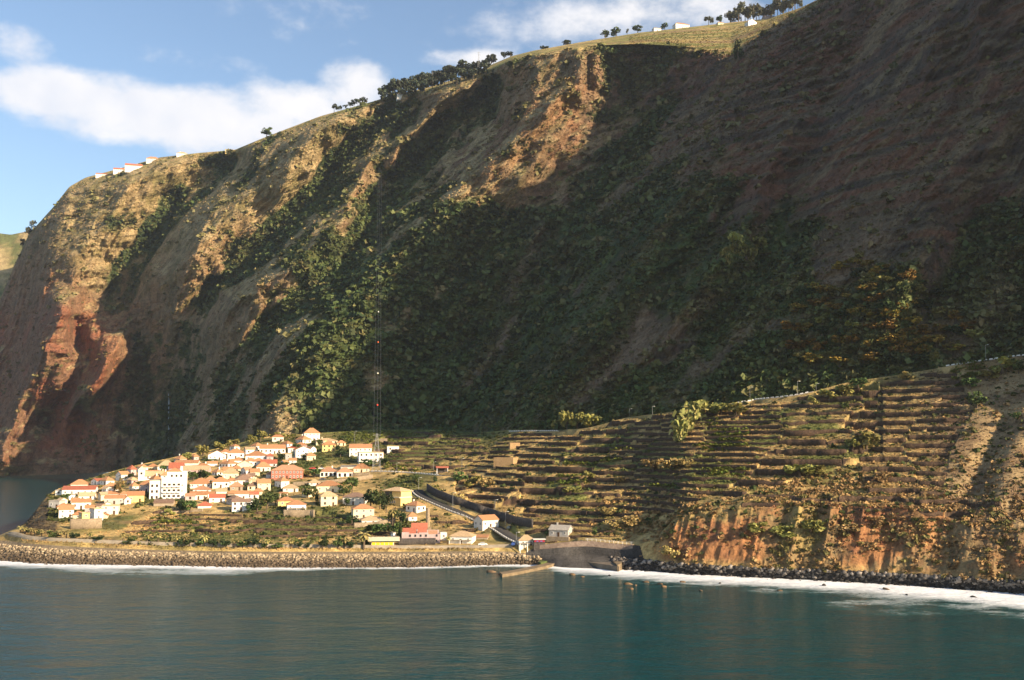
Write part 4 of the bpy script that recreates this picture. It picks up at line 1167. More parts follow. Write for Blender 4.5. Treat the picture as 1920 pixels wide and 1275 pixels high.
HL = [
 (148,913,33,5,8,'hip','white','orange',12,'small house with a steep orange hip roof peeping over the long red roof','steep orange roof behind the long red one'),
 (147,929,66,11,6,'gable','white','red',14,'long white house with a low red roof at the seaward end of the village','long red roofed house'),
 (110,928,13,8,1,'flat','white','grey',5,'tiny white cube at the seaward end of the long red roofed house','tiny white cube'),
 (193,909,27,8,7,'hip','white','orange',15,'white house with orange hip roof outlined against the bay','orange hip house against the bay'),
 (222,901,28,11,6,'gfront','white','orange',24,'tall white gable house below the two houses on the bay crest','tall white gable on the bay crest'),
 (207,921,33,7,8,'hip','white','orange',16,'white house under a wide orange hip roof between the bay crest and brown tree','wide orange hip roof'),
 (213,931,22,5,5,'gable','offwhite','orange',16,'two low orange roofs stepping down left of the brown tree','stepped orange roofs'),
 (162,937,32,7,6,'gable','white','tan',14,'white house with tan roof just below the long red roofed house','tan roof below the long red one'),
 (186,938,18,10,5,'gfront','cream','tan',22,'narrow cream gable house right of the tan roofed headland house','narrow cream gable'),
 (126,937,15,8,1,'flat','white','grey',8,'small plain white box below the arches of the long red roofed house','plain white box'),
 (152,955,40,13,6,'gable','white','orange',22,'white house with sloping orange roof in the middle of the headland cluster','middle headland house'),
 (101,953,25,13,1,'flat','grey','grey',-12,'grey flat roofed house at the very left edge of the village','grey flat house'),
 (124,972,31,16,8,'gable','white','orange',24,'white house with bright orange pitched roof low on the headland edge','orange pitched house on the headland edge'),
 (150,982,18,19,1,'flat','yellow','tan',16,'cream yellow block standing lowest on the headland','cream yellow block'),
 (172,975,27,20,1,'flat','white','tan',16,'tall white cubic house beside the cream yellow block','tall white cubic house'),
 (206,965,33,16,1,'flat','offwhite','tan',14,'grey white two tier house at the right end of the headland cluster','grey white two tier house'),
 (214,946,40,12,5,'gable','grey','orange',14,'grey house with an orange gable wing left of the yellow house','grey house with orange wing'),
 (254,942,36,13,7,'gable','yellow','orange',20,'yellow house with orange roof left of the white apartment block','yellow house by the apartment block'),
 (241,894,18,14,7,'hip','pink','red',-14,'narrow shaded pinkish house with red hip roof behind the church tower','shaded pink house behind the church'),
 (261,885,21,9,5,'hip','white','orange',16,'white house with orange roof just behind the church tower','white house behind the church tower'),
 (281,893,32,7,4,'gable','white','orange',10,'long white house with green shutters right of the church tower','green shuttered house'),
 (286,880,18,5,5,'hip','cream','orange',12,'small orange roofed house on the skyline left of the big tan roof','small skyline house'),
 (311,882,34,8,10,'hip','white','tan',14,'house with big tan hip roof and a row of dark windows','big tan hip roof'),
 (330,884,30,6,10,'gable','pink','red',14,'house under a broad faded red roof right of the big tan hip roof','broad faded red roof'),
 (366,889,52,8,7,'gable','pink','tan',8,'long pink terrace with tan roof above the village trees','long pink terrace'),
 (349,873,46,5,5,'gable','offwhite','orange',8,'long low orange roof on the crest behind the faded red roof','long low orange crest roof'),
 (380,880,28,6,5,'hip','white','orange',14,'small white house with orange roof above the long pink terrace','small house above the pink terrace'),
 (270,923,24,14,7,'hip','pink','orange',-16,'lilac shaded house with orange roof against the left of the apartment block','lilac shaded house'),
 (245,918,17,7,6,'hip','white','orange',10,'small white house with orange roof right of the brown tree','small house right of the brown tree'),
 (284,907,24,9,7,'hip','offwhite','orange',14,'orange hip roofed house directly behind the apartment block','orange roof behind the apartment block'),
 (315,900,30,9,7,'hip','white','orange',16,'white house with orange roof rising above the apartment block','orange roof above the apartment block'),
 (376,915,44,8,9,'hip','white','orange',14,'white house with pyramid orange roof and long low wing right of apartment block','pyramid orange roof with wing'),
 (378,927,36,9,6,'hip','white','pinkish',14,'upper house with pale pinkish roof of the stacked pair below the pyramid roof','pale pinkish upper roof'),
 (372,937,36,9,6,'gable','white','orange',16,'lower house with orange roof of the stacked pair right of the apartment block','lower orange house of the pair'),
 (306,949,38,6,6,'gable','stone','brown',10,'low stone house with brown roof at the foot of the apartment block','low stone house at the apartment block'),
 (383,953,26,5,6,'hip','white','red',10,'low house with faded red roof at the edge of the fields','low red roof at the fields'),
 (407,863,38,10,8,'gfront','white','orange',18,'wide white gabled house highest at the left of the village','wide white gabled house'),
 (442,860,34,11,7,'hip','white','orange',14,'white house with a row of dark upper windows near the village top','house with dark upper windows'),
 (475,843,24,7,6,'hip','white','orange',16,'small white house with orange roof at the green hillside above the village','small white house at the green hillside'),
 (511,851,54,10,7,'gable','white','orange',14,'long white row with orange roofs near the top of the village','long white top row'),
 (481,864,46,10,7,'hip','white','orange',14,'white row of houses with stepped orange roofs below the long top row','stepped row below the top row'),
 (506,864,13,9,5,'hip','pink','red',10,'narrow pink house with red roof between two white houses','narrow pink house'),
 (504,876,34,7,7,'gable','offwhite','red',14,'house with broad red roof behind the small white gable shed','broad red roof by the gable shed'),
 (529,876,17,8,5,'gfront','white','orange',20,'small bright white gable shed right of the broad red roof','small white gable shed'),
 (561,831,30,7,7,'hip','white','orange',16,'single storey house with orange hip roof and veranda beside the highest house','veranda house beside the highest house'),
 (585,826,34,14,9,'hip','white','orange',18,'tall two tier white house with orange roof highest in the village','highest house'),
 (569,858,36,15,6,'gfront','white','orange',26,'tall plain white gable house standing apart among the gardens','tall plain white gable house'),
 (617,847,30,13,6,'hip','yellow','orange',18,'yellow house with orange hip roof below the cream row','yellow house below the cream row'),
 (613,833,46,7,4,'hip','cream','tan',16,'cream house with pale roof behind the yellow house','cream house behind the yellow one'),
 (419,877,38,8,5,'hip','white','orange',14,'white house with split orange roofs under the wide gabled house','split orange roofs'),
 (459,881,34,10,7,'gfront','cream','tan',20,'cream gable fronted house with two small windows mid village','cream gable fronted house'),
 (494,884,30,9,8,'hip','offwhite','orange',16,'house with large orange hip roof below the broad red roof','large orange hip roof below the red one'),
 (432,899,33,12,8,'hip','cream','tan',14,'cream house with tan pyramid roof in the village middle','cream house with tan pyramid roof'),
 (456,891,22,9,6,'gfront','white','pinkish',20,'white gable house tucked behind the cream tan roofed house','white gable tucked behind'),
 (452,901,28,7,6,'hip','white','brown',12,'upper white house with brown roof of the pair left of the red mansion','upper brown roof of the pair'),
 (457,909,37,9,8,'hip','white','brown',14,'lower white house with brown hip roof and evenly spaced windows','lower brown hip roof'),
 (494,909,26,7,4,'hip','white','tan',12,'low white house between the brown roofs and the red mansion','low white house by the red mansion'),
 (475,920,24,9,6,'hip','cream','brown',12,'cream house with short brown roof joined to a longer orange one','cream house with short brown roof'),
 (495,920,29,14,7,'gable','cream','orange',22,'large cream house with orange roof seen end on','large cream end on house'),
 (521,915,28,13,7,'hip','white','orange',14,'white two storey house with orange hip roof left of the long rubble wall','white two storey house by the rubble wall'),
 (414,915,35,12,7,'hip','white','orange',16,'square white house with orange hip roof and three dark windows','square white house with three windows'),
 (443,920,26,8,7,'hip','stone','pinkish',14,'stone house with pinkish hip roof in a garden','stone house with pinkish roof'),
 (407,942,33,9,6,'gable','white','red',16,'low white house with a red roof beside the orange stacked pair','low red roofed white house'),
 (457,937,38,11,5,'gable','white','orange',14,'white house with straight orange ridge above the grey brown roofed house','straight orange ridge'),
 (432,947,34,11,6,'hip','grey','brown',10,'grey house with brown roof attached to the lowest white house','grey house with brown roof'),
 (452,958,38,17,5,'gable','white','brown',14,'white two storey house with brown roof and arched doors at the field edge','white brown roofed house at the field edge'),
 (537,949,36,10,6,'hip','yellow','orange',18,'yellow walled house with orange roof behind the balcony house','yellow walled house behind'),
 (545,923,32,8,6,'hip','offwhite','tan',14,'pale house with flat tan hip roof under the red mansion','pale house under the red mansion'),
 (571,932,20,12,3,'flat','cream','tan',22,'cream cube house right of the flat tan hip roof','cream cube house'),
 (618,923,54,12,8,'hip','cream','orange',12,'long house with wide orange roof and solar panel below the rubble wall','long orange roofed house'),
 (617,949,36,19,7,'hip','cream','tan',18,'cream two storey house with pale hip roof above the green field','cream two storey house above the field'),
 (662,947,45,15,7,'hip','offwhite','brown',-10,'white house with two brown roofs left of the dense dark trees','white house with two brown roofs'),
 (541,862,13,11,1,'flat','grey','tan',10,'plain grey box building among gardens right of the top row','plain grey box'),
 (676,855,45,15,7,'gable','white','orange',8,'white two storey house with orange roof left of the power pylon','white house left of the pylon'),
 (696,867,52,18,1,'flat','white','tan',14,'large white flat roofed house in front of the power pylon','large white flat house at the pylon'),
 (737,847,24,10,1,'flat','white','tan',10,'small white flat house standing alone right of the pylon','small flat house right of the pylon'),
 (653,879,30,4,2,'shed','offwhite','grey',4,'long pale low shed beside the upper village road','long pale shed'),
 (682,973,45,19,7,'hip','cream','orange',16,'cream two storey house with orange hip roof left of the palms','cream house left of the palms'),
 (700,985,50,10,6,'hip','offwhite','tan',16,'low cream house with tan roof in front of the cream two storey house','low tan roofed house in front'),
 (771,960,37,12,7,'hip','white','orange',-42,'square white house with two windows beside the bend of the coast road','square white house by the coast road'),
 (774,977,18,9,7,'hip','white','orange',14,'tiny white house with orange pyramid roof above the ruin','tiny white house above the ruin'),
 (903,1011,24,4,3,'shed','stone','orange',-8,'low open shed with orange roof behind the car park','low orange shed'),
 (174,921,16,6,4,'gable','offwhite','tan',16,'small pale house squeezed between two orange hip roofs on the headland','small pale squeezed house'),
 (140,944,16,6,4,'gable','white','orange',16,'little white house under the plain white box on the headland','little house under the white box'),
 (188,957,16,8,4,'gable','cream','brown',16,'little cream house with brown roof beside the grey orange winged house','little cream brown house'),
 (232,933,14,7,5,'hip','white','orange',16,'small white house below the brown leaved tree','small house below the brown tree'),
 (300,894,22,6,5,'gable','cream','orange',12,'cream house with orange ridge between church and apartment block','cream house behind the church nave'),
 (340,893,18,6,5,'hip','pink','tan',14,'small pink house left of the long pink terrace','small pink house'),
 (398,874,20,5,4,'gable','white','orange',14,'small white house with orange roof under the split orange roofs','small house by the split roofs'),
 (402,891,24,6,6,'hip','white','orange',14,'white house behind the leafy village trees','white house behind the leafy trees'),
 (428,871,22,5,5,'gable','offwhite','orange',14,'pale house under the row of dark upper windows','pale house under the dark windows'),
 (447,868,18,5,5,'hip','white','orange',14,'small white house above the cream gable front','small house above the cream gable'),
 (470,871,22,7,5,'hip','white','orange',14,'white house between cream gable and large orange hip roof','white house by the large orange hip'),
 (478,892,20,7,6,'gable','cream','orange',14,'cream house below the large orange hip roof','cream house below the large hip'),
 (415,927,22,6,5,'gable','offwhite','tan',14,'pale house between square white house and low red roof','pale house by the low red roof'),
 (436,931,20,6,5,'hip','stone','orange',14,'small stone house with orange roof in the lower village','small lower stone house'),
 (470,947,14,8,4,'flat','white','grey',14,'narrow white flat annex at the lowest brown roofed house','narrow white annex'),
 (484,928,18,7,5,'hip','cream','orange',14,'cream house under the house with short brown roof','cream house under the brown one'),
 (396,933,14,7,4,'gable','white','orange',14,'tiny white gable by the orange stacked pair','tiny white gable by the pair'),
 (533,838,20,6,5,'hip','white','orange',14,'small white house at the right end of the top row','small house at the top row end'),
 (549,869,16,6,4,'gable','offwhite','orange',14,'small pale house with orange roof right of the red roof','small pale house mid gardens'),
 (590,911,24,6,5,'hip','white','tan',14,'low white house directly under the long rubble wall','low house under the rubble wall'),
 (640,836,18,6,4,'hip','cream','orange',14,'small cream house right of the cream row near the top','small cream top right house'),
 (659,848,16,8,4,'hip','white','orange',14,'small white house left of the two storey pylon house','small house by the pylon house'),
 (735,1009,9,9,1,'flat','white','grey',10,'tiny white hut behind the yellow snack bar','tiny white hut'),
]
for hi_, h_ in enumerate(HL):
    px, py, w, hw, hr, kind, wall, roof, yaw, lab, key = h_
    if w < 41 and kind in ('hip', 'flat', 'gfront') and (hi_*37) % 5 in (1, 3): yaw = -38-(hi_ % 3)*4
    fr = ME_FRAMES if 'green shutter' in lab else (ME_FRAMEB if (px*7+py) % 3 == 0 else ME_FRAME)
    house(px, py, w, hw, hr, kind, wall, roof, yaw, lab, key, fr=fr, extra='nowin' if hw < 4 or 'hut' in lab else '')
house(538,898,63,16,9,'hip','red','pinkish',8,'long red mansion with pale framed windows and a faded hip roof','long red mansion', winrow=9)
house(556,960,40,14,6,'hip','white','orange',16,'white house with balcony and orange roof above the rubble wall','white balcony house', extra='balcony')
house(616,893,34,9,7,'hip','white','pinkish',8,'left of the twin arcaded school buildings with hip roofs','left arcaded school', cat='school building', name='school_building', extra='arcade nowin')
house(647,894,34,9,7,'hip','white','pinkish',14,'right of the twin arcaded school buildings with hip roofs','right arcaded school', cat='school building', name='school_building', extra='arcade nowin')
house(678,886,32,8,8,'hip','cream','orange',8,'cream house with orange hip roof on a stone base beside the pylon','cream house on a stone base')
house(864,1019,48,13,8,'hip','white','tan',-10,'white house with tan hip roof and veranda facing the sea behind the car park','veranda house at the car park', extra='balcony')
house(920,990,46,15,8,'gable','offwhite','orange',38,'large house with orange gable roof and shaded blue grey front above the car park','orange gable house above the car park')
house(988,1024,33,11,8,'hip','offwhite','tan',10,'small house with tan hip roof and balcony beside the slipway','small balcony house by the slipway', extra='balcony')
house(1047,1011,46,12,8,'gable','grey','grey',-24,'white house with grey pitched roof and loggia on a stone base above the harbour wall','grey roofed loggia house', extra='base')

# --- white apartment block
p = ground_px(312, 936); s = p[1]/F
root = empty('apartment_block', (p[0], p[1]+5, p[2]), math.radians(14))
wh = wm('white')
b = MB(); b.box(-10.8, -4.2, -4, 5, -3, 34*s); b.obj('wing', wh, root)
main = MB(); main.box(-4.2, 8.6, -5, 5, -3, 40*s); main.obj('wall', wh, root)
up = MB(); up.box(-1.5, 9.4, -2.6, 5.4, -3, 51*s); up.obj('upper_storey', wh, root)
roof_mesh('hip', -1.5, 6.5, -2.4, 5.3, 51*s+.02, 2.0).obj('roof', rm('orange'), root)
for fl in range(3):
    z = 1.3+fl*3.3
    for i in range(4):
        x = -2.4+i*2.6
        bl = MB().box(x-.95, x+.95, -6.1, -5.02, z-1.15, z-.95).obj('balcony', m_conc, root)
        rl = MB().box(x-.95, x+.95, -6.1, -6.02, z-.95, z-.1).obj('railing', m_whitep, bl)
        window(root, x, -5.03, z+.1, 0, 1.5, 2.0, ME_FRAMEB)
    window(root, 7.3, -5.03, z+.1, 0, .9, 1.1); 
    for i in range(2): window(root, -9.3+i*2.6, -4.03, z-.1, 0, 1.2, 1.5, ME_FRAMEB)
for i in range(3): window(root, 1.2+i*2.6, -2.63, 13.4, 0, 1.2, 1.4, ME_FRAMEB)
MB().box(5.8, 7.0, -1.6, -.6, 51*s, 51*s+3).obj('chimney', wh, root)
MB().box(-10.9, -4.3, -4.1, 5.1, 34*s+.01, 34*s+.5).obj('parapet', m_conc, root)
tag(root, 'big white apartment block with stacked balconies, largest building of the village', 'apartment block', 'village houses'); HOUSES.append((312, 936, 'white apartment block'))
# --- church
p = ground_px(262, 902); s = p[1]/F
root = empty('church', (p[0], p[1]+3, p[2]), math.radians(16))
MB().box(-1.9, 1.9, -1.9, 1.9, -3, 21*s).obj('tower', wh, root)
t_ = MB(); t_.add([(-2.2,-2.2,21*s),(2.2,-2.2,21*s),(2.2,2.2,21*s),(-2.2,2.2,21*s),(0,0,21*s+2.2)], [(0,1,4),(1,2,4),(2,3,4),(3,0,4),(3,2,1,0)]); t_.obj('spire', wm('cream'), root)
MB().box(-.6, .6, -2.0, -1.85, 12*s, 16*s).obj('bell_opening', m_dark, root)
wall_mesh('gable', 1.95, 13, -1.5, 5.5, 9*s, 3).obj('nave', wh, root)
roof_mesh('gable', 2.2, 13, -1.5, 5.5, 9*s+.05, 3.0).obj('roof', rm('tan'), root)
for i in range(3): window(root, 4+i*3, -1.53, 2.2, 0, .8, 1.7, ME_FRAMEB)
tag(root, 'white church with a square bell tower and pale tan nave roof', 'church', 'village houses'); HOUSES.append((262, 902, 'church'))
# --- modern two tier house with a glazed band
p = ground_px(742, 948); s = p[1]/F
root = empty('modern_house', (p[0], p[1]+5, p[2]), math.radians(-36))
MB().box(-5.5, 6.5, -4, 5, -3.5, 14*s).obj('lower_wall', wm('yellow'), root)
MB().box(-7.5, 6.8, -5.2, 5.2, 14*s+.0, 14*s+.6).obj('terrace_slab', wm('cream'), root)
MB().box(-6, 6.4, -3.6, 5, 14*s+.6, 27*s).obj('upper_wall', wm('yellow'), root)
MB().box(-5.6, -.4, -3.75, -3.55, 14*s+1.2, 27*s-.5).obj('glazing', m_glass, root)
roof_mesh('hip', -6.6, 6.6, -4.4, 5.2, 27*s+.03, 1.9, ov=.6).obj('roof', rm('tan'), root)
for i in range(3): window(root, -1+i*1.5, -4.03, 2.0, 0, 1.0, 1.5)
for k in range(3): MB().bar((-7.2+.1*k, -4.9+3*k, -3), (-7.2+.1*k, -4.9+3*k, 14*s), .22).obj('post', wm('cream'), root)
tag(root, 'modern yellow house with overhanging upper floor and glazed band beside the road bend', 'house', 'village houses'); HOUSES.append((745, 947, 'modern yellow house'))
# --- yellow snack bar
p = ground_px(716, 1027); s = p[1]/F
root = empty('snack_bar', (p[0], p[1]+3, p[2]), math.radians(6))
MB().box(-5.2, 5.2, -2.2, 3.2, -2, 12*s).obj('wall', wm('cream'), root)
roof_mesh('shed', -6.6, 7.6, -2.8, 3.6, 12*s+.25, 1.1, ov=.2).obj('roof', wm('cream'), root)
for i in range(5): MB().box(-4.9+i*2.0, -3.3+i*2.0, -2.35, -2.15, .1, 12*s-.5).obj('shutter', wm('lemon'), root)
MB().box(-5.2, 5.2, -2.5, -2.2, 12*s-.55, 12*s-.02).obj('fascia', m_shut, root)
tag(root, 'bright yellow snack bar with pale sloping roof behind the sea wall', 'snack bar', 'village houses'); HOUSES.append((716, 1027, 'yellow snack bar'))
# --- ruin with broken roofs and tall chimney
p = ground_px(788, 1019); s = p[1]/F
root = empty('ruined_mill', (p[0], p[1]+4, p[2]), math.radians(4))
rw = wm('pink')
rb = MB()
for x0_, x1_, h0 in ((-9,-5.5,5.2),(-5.5,-1,4.6),(-1,3.5,5.0),(3.5,9,4.2)): rb.box(x0_+.001, x1_, -3.4, -2.8, -3, h0)
rb.box(-9, -8.4, -2.8, 4.5, -3, 4.8); rb.box(8.4, 9, -2.8, 4.5, -3, 4.0); rb.box(-8.4, 8.4, 4, 4.5, -3, 5.6)
rb.obj('wall', rw, root)
for x0_, x1_, z0_, hh_ in ((-8.6,-2.5,4.7,2.2),(-1.5,2.5,4.6,2.6),(3.4,7.6,4.0,1.7)):
    roof_mesh('gable', x0_, x1_, -3.0, 4.2, z0_, hh_, ov=.15).obj('broken_roof', rm('red' if x0_ < 0 else 'pinkish'), root)
roof_mesh('gable', -4.5, 2.5, 6, 12, 6.2, 2.4).obj('broken_roof', rm('red'), root); MB().box(-4.5, 2.5, 6, 12, -3, 6.2).obj('rear_wall', rw, root)
for i in range(7):
    for z in (1.2, 3.6):
        if (i+int(z)) % 5 != 3: mobj('opening', ME_PANE, root, (-7.6+i*2.5, -3.42, z), (0, 0, 0), (.9, .3, 1.1))
tag(root, 'roofless pink ruin with patches of broken red tiles behind the sea wall', 'ruined building', 'village houses'); HOUSES.append((788, 1019, 'ruin'))
p = ground_px(802, 1000); s = p[1]/F
root = empty('chimney_stack', (p[0], p[1], p[2]))
MB().bar((0, 0, -4), (0, 0, 46*s), 1.25, .85, 8).obj('shaft', m_rubble, root); MB().bar((0, 0, 45*s), (0, 0, 46.6*s), 1.05, 1.05, 8).obj('cap', m_rubble, root); MB().box(-1.6, 1.6, -1.6, 1.6, -4, 3).obj('plinth', m_rubble, root)
tag(root, 'tall slender stone chimney rising beside the roofless ruin', 'chimney stack')
house(832, 1013, 14, 14, 0, 'flat', 'offwhite', None, 14, 'broken white walls of a roofless outbuilding right of the ruin', 'broken white walls', cat='ruined building', name='ruined_outbuilding')
# --- bus shelter with red roof
p = ground_px(829, 889); s = p[1]/F
root = empty('bus_shelter', (p[0], p[1]+1.5, p[2]), math.radians(8))
mb = MB()
for x in (-3.4, 3.4):
    for y in (-1.2, 1.4): MB().box(x-.15, x+.15, y-.15, y+.15, -1, 12*s).obj('post', m_whitep, root)
MB().box(-3.4, 3.4, 1.2, 1.35, .3, 9*s).obj('back_panel', m_dkstone, root)
roof_mesh('shed', -3.8, 3.8, -1.6, 1.8, 12*s, .9, ov=.3).obj('roof', rm('red'), root)
tag(root, 'roadside shelter with a red roof on white posts by the upper road', 'bus shelter')
# --- small orange canopy in the garden
p = ground_px(532, 931); s = p[1]/F
root = empty('garden_canopy', p, math.radians(12))
mb = MB()
for x in (-2, 2):
    for y in (-1, 1): MB().box(x-.12, x+.12, y-.12, y+.12, -1, 7*s).obj('post', m_whitep, root)
roof_mesh('shed', -2.2, 2.2, -1.2, 1.2, 7*s, .5).obj('roof', rm('orange'), root)
tag(root, 'small orange tiled garden canopy above the yellow walled house', 'canopy')
# --- kiosk with coloured awnings between the two harbour houses
p = ground_px(1011, 1024); s = p[1]/F
root = empty('harbour_kiosk', (p[0], p[1]+1, p[2]), math.radians(4))
MB().box(-2.6, 2.6, -1.6, 2.0, -2, 12*s).obj('wall', m_dkstone, root); MB().box(-2.9, 2.9, -2.2, 2.2, 12*s, 12*s+.25).obj('roof', wm('offwhite'), root)
MB().box(-2.4, 2.4, -2.0, -1.65, 8*s, 11*s).obj('awning', plain('red awning', (.35,.03,.05)), root)
for x in (-1.4, .4): MB().box(x, x+.9, -2.12, -2.02, 8.6*s, 10.2*s).obj('sign_panel', plain('blue panel', (.12,.16,.42)), root)
tag(root, 'kiosk with red awning and blue panels between the two harbour houses', 'kiosk')
# --- stone tank and stone hut on the terraces
def tank(px0, px1, py, hpx, label, name, mat, cat, yaw=-20):
    p = ground_px((px0+px1)/2, py); s = p[1]/F; w_ = (px1-px0)*s/1.2
    root = empty(name, (p[0], p[1]+w_*.35, p[2]), math.radians(yaw)); h_ = hpx*s; d_ = w_*.35
    wl = MB()
    for b in ((-w_/2,w_/2,-d_,-d_+.5),(-w_/2,w_/2,d_-.5,d_),(-w_/2,-w_/2+.5,-d_+.5,d_-.5),(w_/2-.5,w_/2,-d_+.5,d_-.5)): wl.box(*b, -3, h_)
    wl.obj('wall', mat, root); MB().box(-w_/2+.5, w_/2-.5, -d_+.5, d_-.5, -3, h_*.6).obj('floor_slab', m_conc, root)
    tag(root, label, cat)
tan_st = masonry('tan blockwork', (.34,.22,.11), (.46,.31,.16), .8)
tank(925, 972, 873, 15, 'roofless square tan block tank at the upper left of the terraces', 'stone_tank', tan_st, 'tank')
tank(953, 976, 841, 11, 'small tan stone hut above the square block tank', 'stone_hut', tan_st, 'hut', 10)
tank(711, 727, 829, 7, 'low grey stone pen behind the power pylon', 'stone_pen', m_rubble, 'stone pen', 5)
# --- houses on the skyline
def ridge_house(px, py, w, hw, hr, kind, wall, roof, yaw, label, **k):
    p = MT.hit(px, py)
    if p is None or p[1] > 1900 and px > 900: p = MT.sky(px, py, 2)
    house(px, py, w, hw, hr, kind, wall, roof, yaw, label, p=p, group='houses along the skyline', **k)
for h_ in [
 (190,331,24,5,3,'gable','white','red',18,'white house with red roof lowest on the left skyline'),
 (222,324,22,7,4,'gable','white','red',16,'left half of the long white skyline row under red roofs'),
 (250,320,36,10,5,'gable','white','red',16,'right taller half of the long white skyline row under red roofs'),
 (286,304,27,7,5,'hip','offwhite','pinkish',14,'pale skyline house right of the long white row'),
 (341,292,22,5,4,'hip','white','tan',14,'small white skyline house standing alone above the grass slope'),
 (431,285,20,5,2,'hip','yellow','tan',14,'yellow house half hidden behind the skyline grass'),
 (753,184,20,8,5,'hip','white','orange',18,'white house with orange roof below the skyline pine wood'),
 (1233,58,17,5,2,'flat','white','grey',14,'low white house left of the larger skyline house'),
 (1280,50,34,8,5,'hip','white','orange',16,'largest white skyline house with stepped orange roofs'),
 (1352,46,14,4,3,'hip','cream','orange',14,'small orange roofed house left of the white gable barn'),
 (1411,47,22,7,5,'gfront','white','tan',20,'bright white gabled barn below the eucalyptus grove'),
 (1444,33,24,4,3,'gable','pink','red',14,'low red roofed house just behind the grassy spur')]:
    ridge_house(*h_)

# --- small infill houses where the village is packed closest
ri = np.random.default_rng(23); VP = [(112,978),(108,930),(235,890),(400,852),(540,822),(600,842),(560,900),(490,936),(400,945),(250,940),(205,974)]
nin = 0; LAB = {}
for _ in range(900):
    x, y = ri.uniform(105, 600), ri.uniform(820, 980)
    if inpoly(np.array([x]), np.array([y]), VP)[0] < .5: continue
    if min((abs(x-a)/15)**2+(abs(y-b)/8.5)**2 for a, b, _ in HOUSES) < 1 or abs(x-312) < 42 and y > 890: continue
    hx, hy, key = min(HOUSES, key=lambda h_: (h_[0]-x)**2+2*(h_[1]-y)**2)
    if 'infill' in key: continue
    wc = ['white','white','cream','offwhite','white','pink'][ri.integers(0, 6)]; rc_ = ['orange','orange','tan','brown','pinkish','red'][ri.integers(0, 6)]; kd = ['hip','gable','gfront','hip'][ri.integers(0, 4)]
    dx, dy = x-hx, y-hy
    rl = ('just right of' if dx > 0 else 'just left of') if abs(dx) > 1.3*abs(dy) else ('just below' if dy > 0 else 'just above')
    lab = f'small {wc.replace("offwhite", "pale")} house with {rc_} roof {rl} the {key}'
    if lab in LAB or len(lab.split()) > 16: continue
    LAB[lab] = 1
    house(x, y, ri.uniform(17, 27), ri.uniform(6, 10), ri.uniform(4, 6.5), kd, wc, rc_, ri.choice([14, 18, -40, 24]), lab, 'infill '+key, fr=[ME_FRAME, ME_FRAMEB][nin % 2])
    nin += 1
    if nin >= 34: break
HOUSES = [h_ for h_ in HOUSES if not h_[2].startswith('infill')]
# ================================================================= TREES, PLANTS
def leaf_mat(name, col, var=.35, trans=.0, objvar=.22):
    m, nt, b, L = new_mat(name)
    if nt is None: return m
    at = node(nt, 'ShaderNodeAttribute', attribute_name='col')
    oi = node(nt, 'ShaderNodeObjectInfo'); hs = node(nt, 'ShaderNodeHueSaturation')
    a = node(nt, 'ShaderNodeMapRange'); a.inputs['To Min'].default_value = 1-objvar; a.inputs['To Max'].default_value = 1+objvar
    h_ = node(nt, 'ShaderNodeMapRange'); h_.inputs['To Min'].default_value = .48; h_.inputs['To Max'].default_value = .52
    L.new(oi.outputs['Random'], a.inputs['Value']); L.new(oi.outputs['Random'], h_.inputs['Value'])
    L.new(a.outputs[0], hs.inputs['Value']); L.new(h_.outputs[0], hs.inputs['Hue']); L.new(at.outputs['Color'], hs.inputs['Color'])
    L.new(hs.outputs[0], b.inputs['Base Color'])
    b.inputs['Roughness'].default_value = .75; b.inputs['Specular IOR Level'].default_value = .15
    return m
m_leaf = leaf_mat('foliage', None)
m_bark = plain('bark', (.13,.095,.065), var=.35, scale=2)
def cards(centers, size, r, up=.35, asp=1.0):
    """one small quad per centre, random tilt; returns verts (n*4,3), quads"""
    n = len(centers)
    nrm = r.normal(size=(n, 3)); nrm[:, 2] += up; nrm /= np.linalg.norm(nrm, axis=1, keepdims=True)
    t = np.cross(nrm, r.normal(size=(n, 3))); t /= np.linalg.norm(t, axis=1, keepdims=True)+1e-9
    b_ = np.cross(nrm, t)
    s = size*r.uniform(.6, 1.3, (n, 1))
    V = np.stack([centers-t*s-b_*s*asp*.7, centers+t*s*.8-b_*s*asp, centers+t*s+b_*s*asp*.8, centers-t*s*.7+b_*s*asp], 1)
    return V.reshape(-1, 3), np.arange(n*4).reshape(n, 4)
def lobes_crown(r, nl, n, rad, hgt, zc, lobe=.45, size=.16, flat=1.0):
    L_ = []
    for i in range(nl):
        a = r.uniform(0, 6.28); q = r.uniform(.2, 1)**.6*(1-lobe*.7)
        L_.append((math.cos(a)*q*rad, math.sin(a)*q*rad, zc+r.uniform(-.5, .5)*hgt*(1-lobe*.5), r.uniform(.7, 1.25)*lobe))
    L_ = np.array(L_); k = r.integers(0, nl, n)
    dirs = r.normal(size=(n, 3)); dirs /= np.linalg.norm(dirs, axis=1, keepdims=True)
    rr = r.uniform(.55, 1.05, (n, 1))
    c_ = L_[k, :3]+dirs*rr*L_[k, 3:4]*np.array([rad, rad, hgt*.6*flat])
    V, Q = cards(c_, size*rad, r)
    lob = r.uniform(.75, 1.3, nl)[k]
    return V, Q, np.repeat(lob*r.uniform(.75, 1.25, n), 4)
def crown_mesh(name, V, Q, shade, col, col2=None, r=None):
    c_ = np.array(col)[None]*shade[:, None]
    if col2 is not None:
        pick = np.repeat(r.random(len(V)//4) < .3, 4)[:, None]
        c_ = np.where(pick, np.array(col2)[None]*shade[:, None], c_)
    return np_mesh(name, V, Q, col=np.clip(c_, .004, 1), mats=[m_leaf])
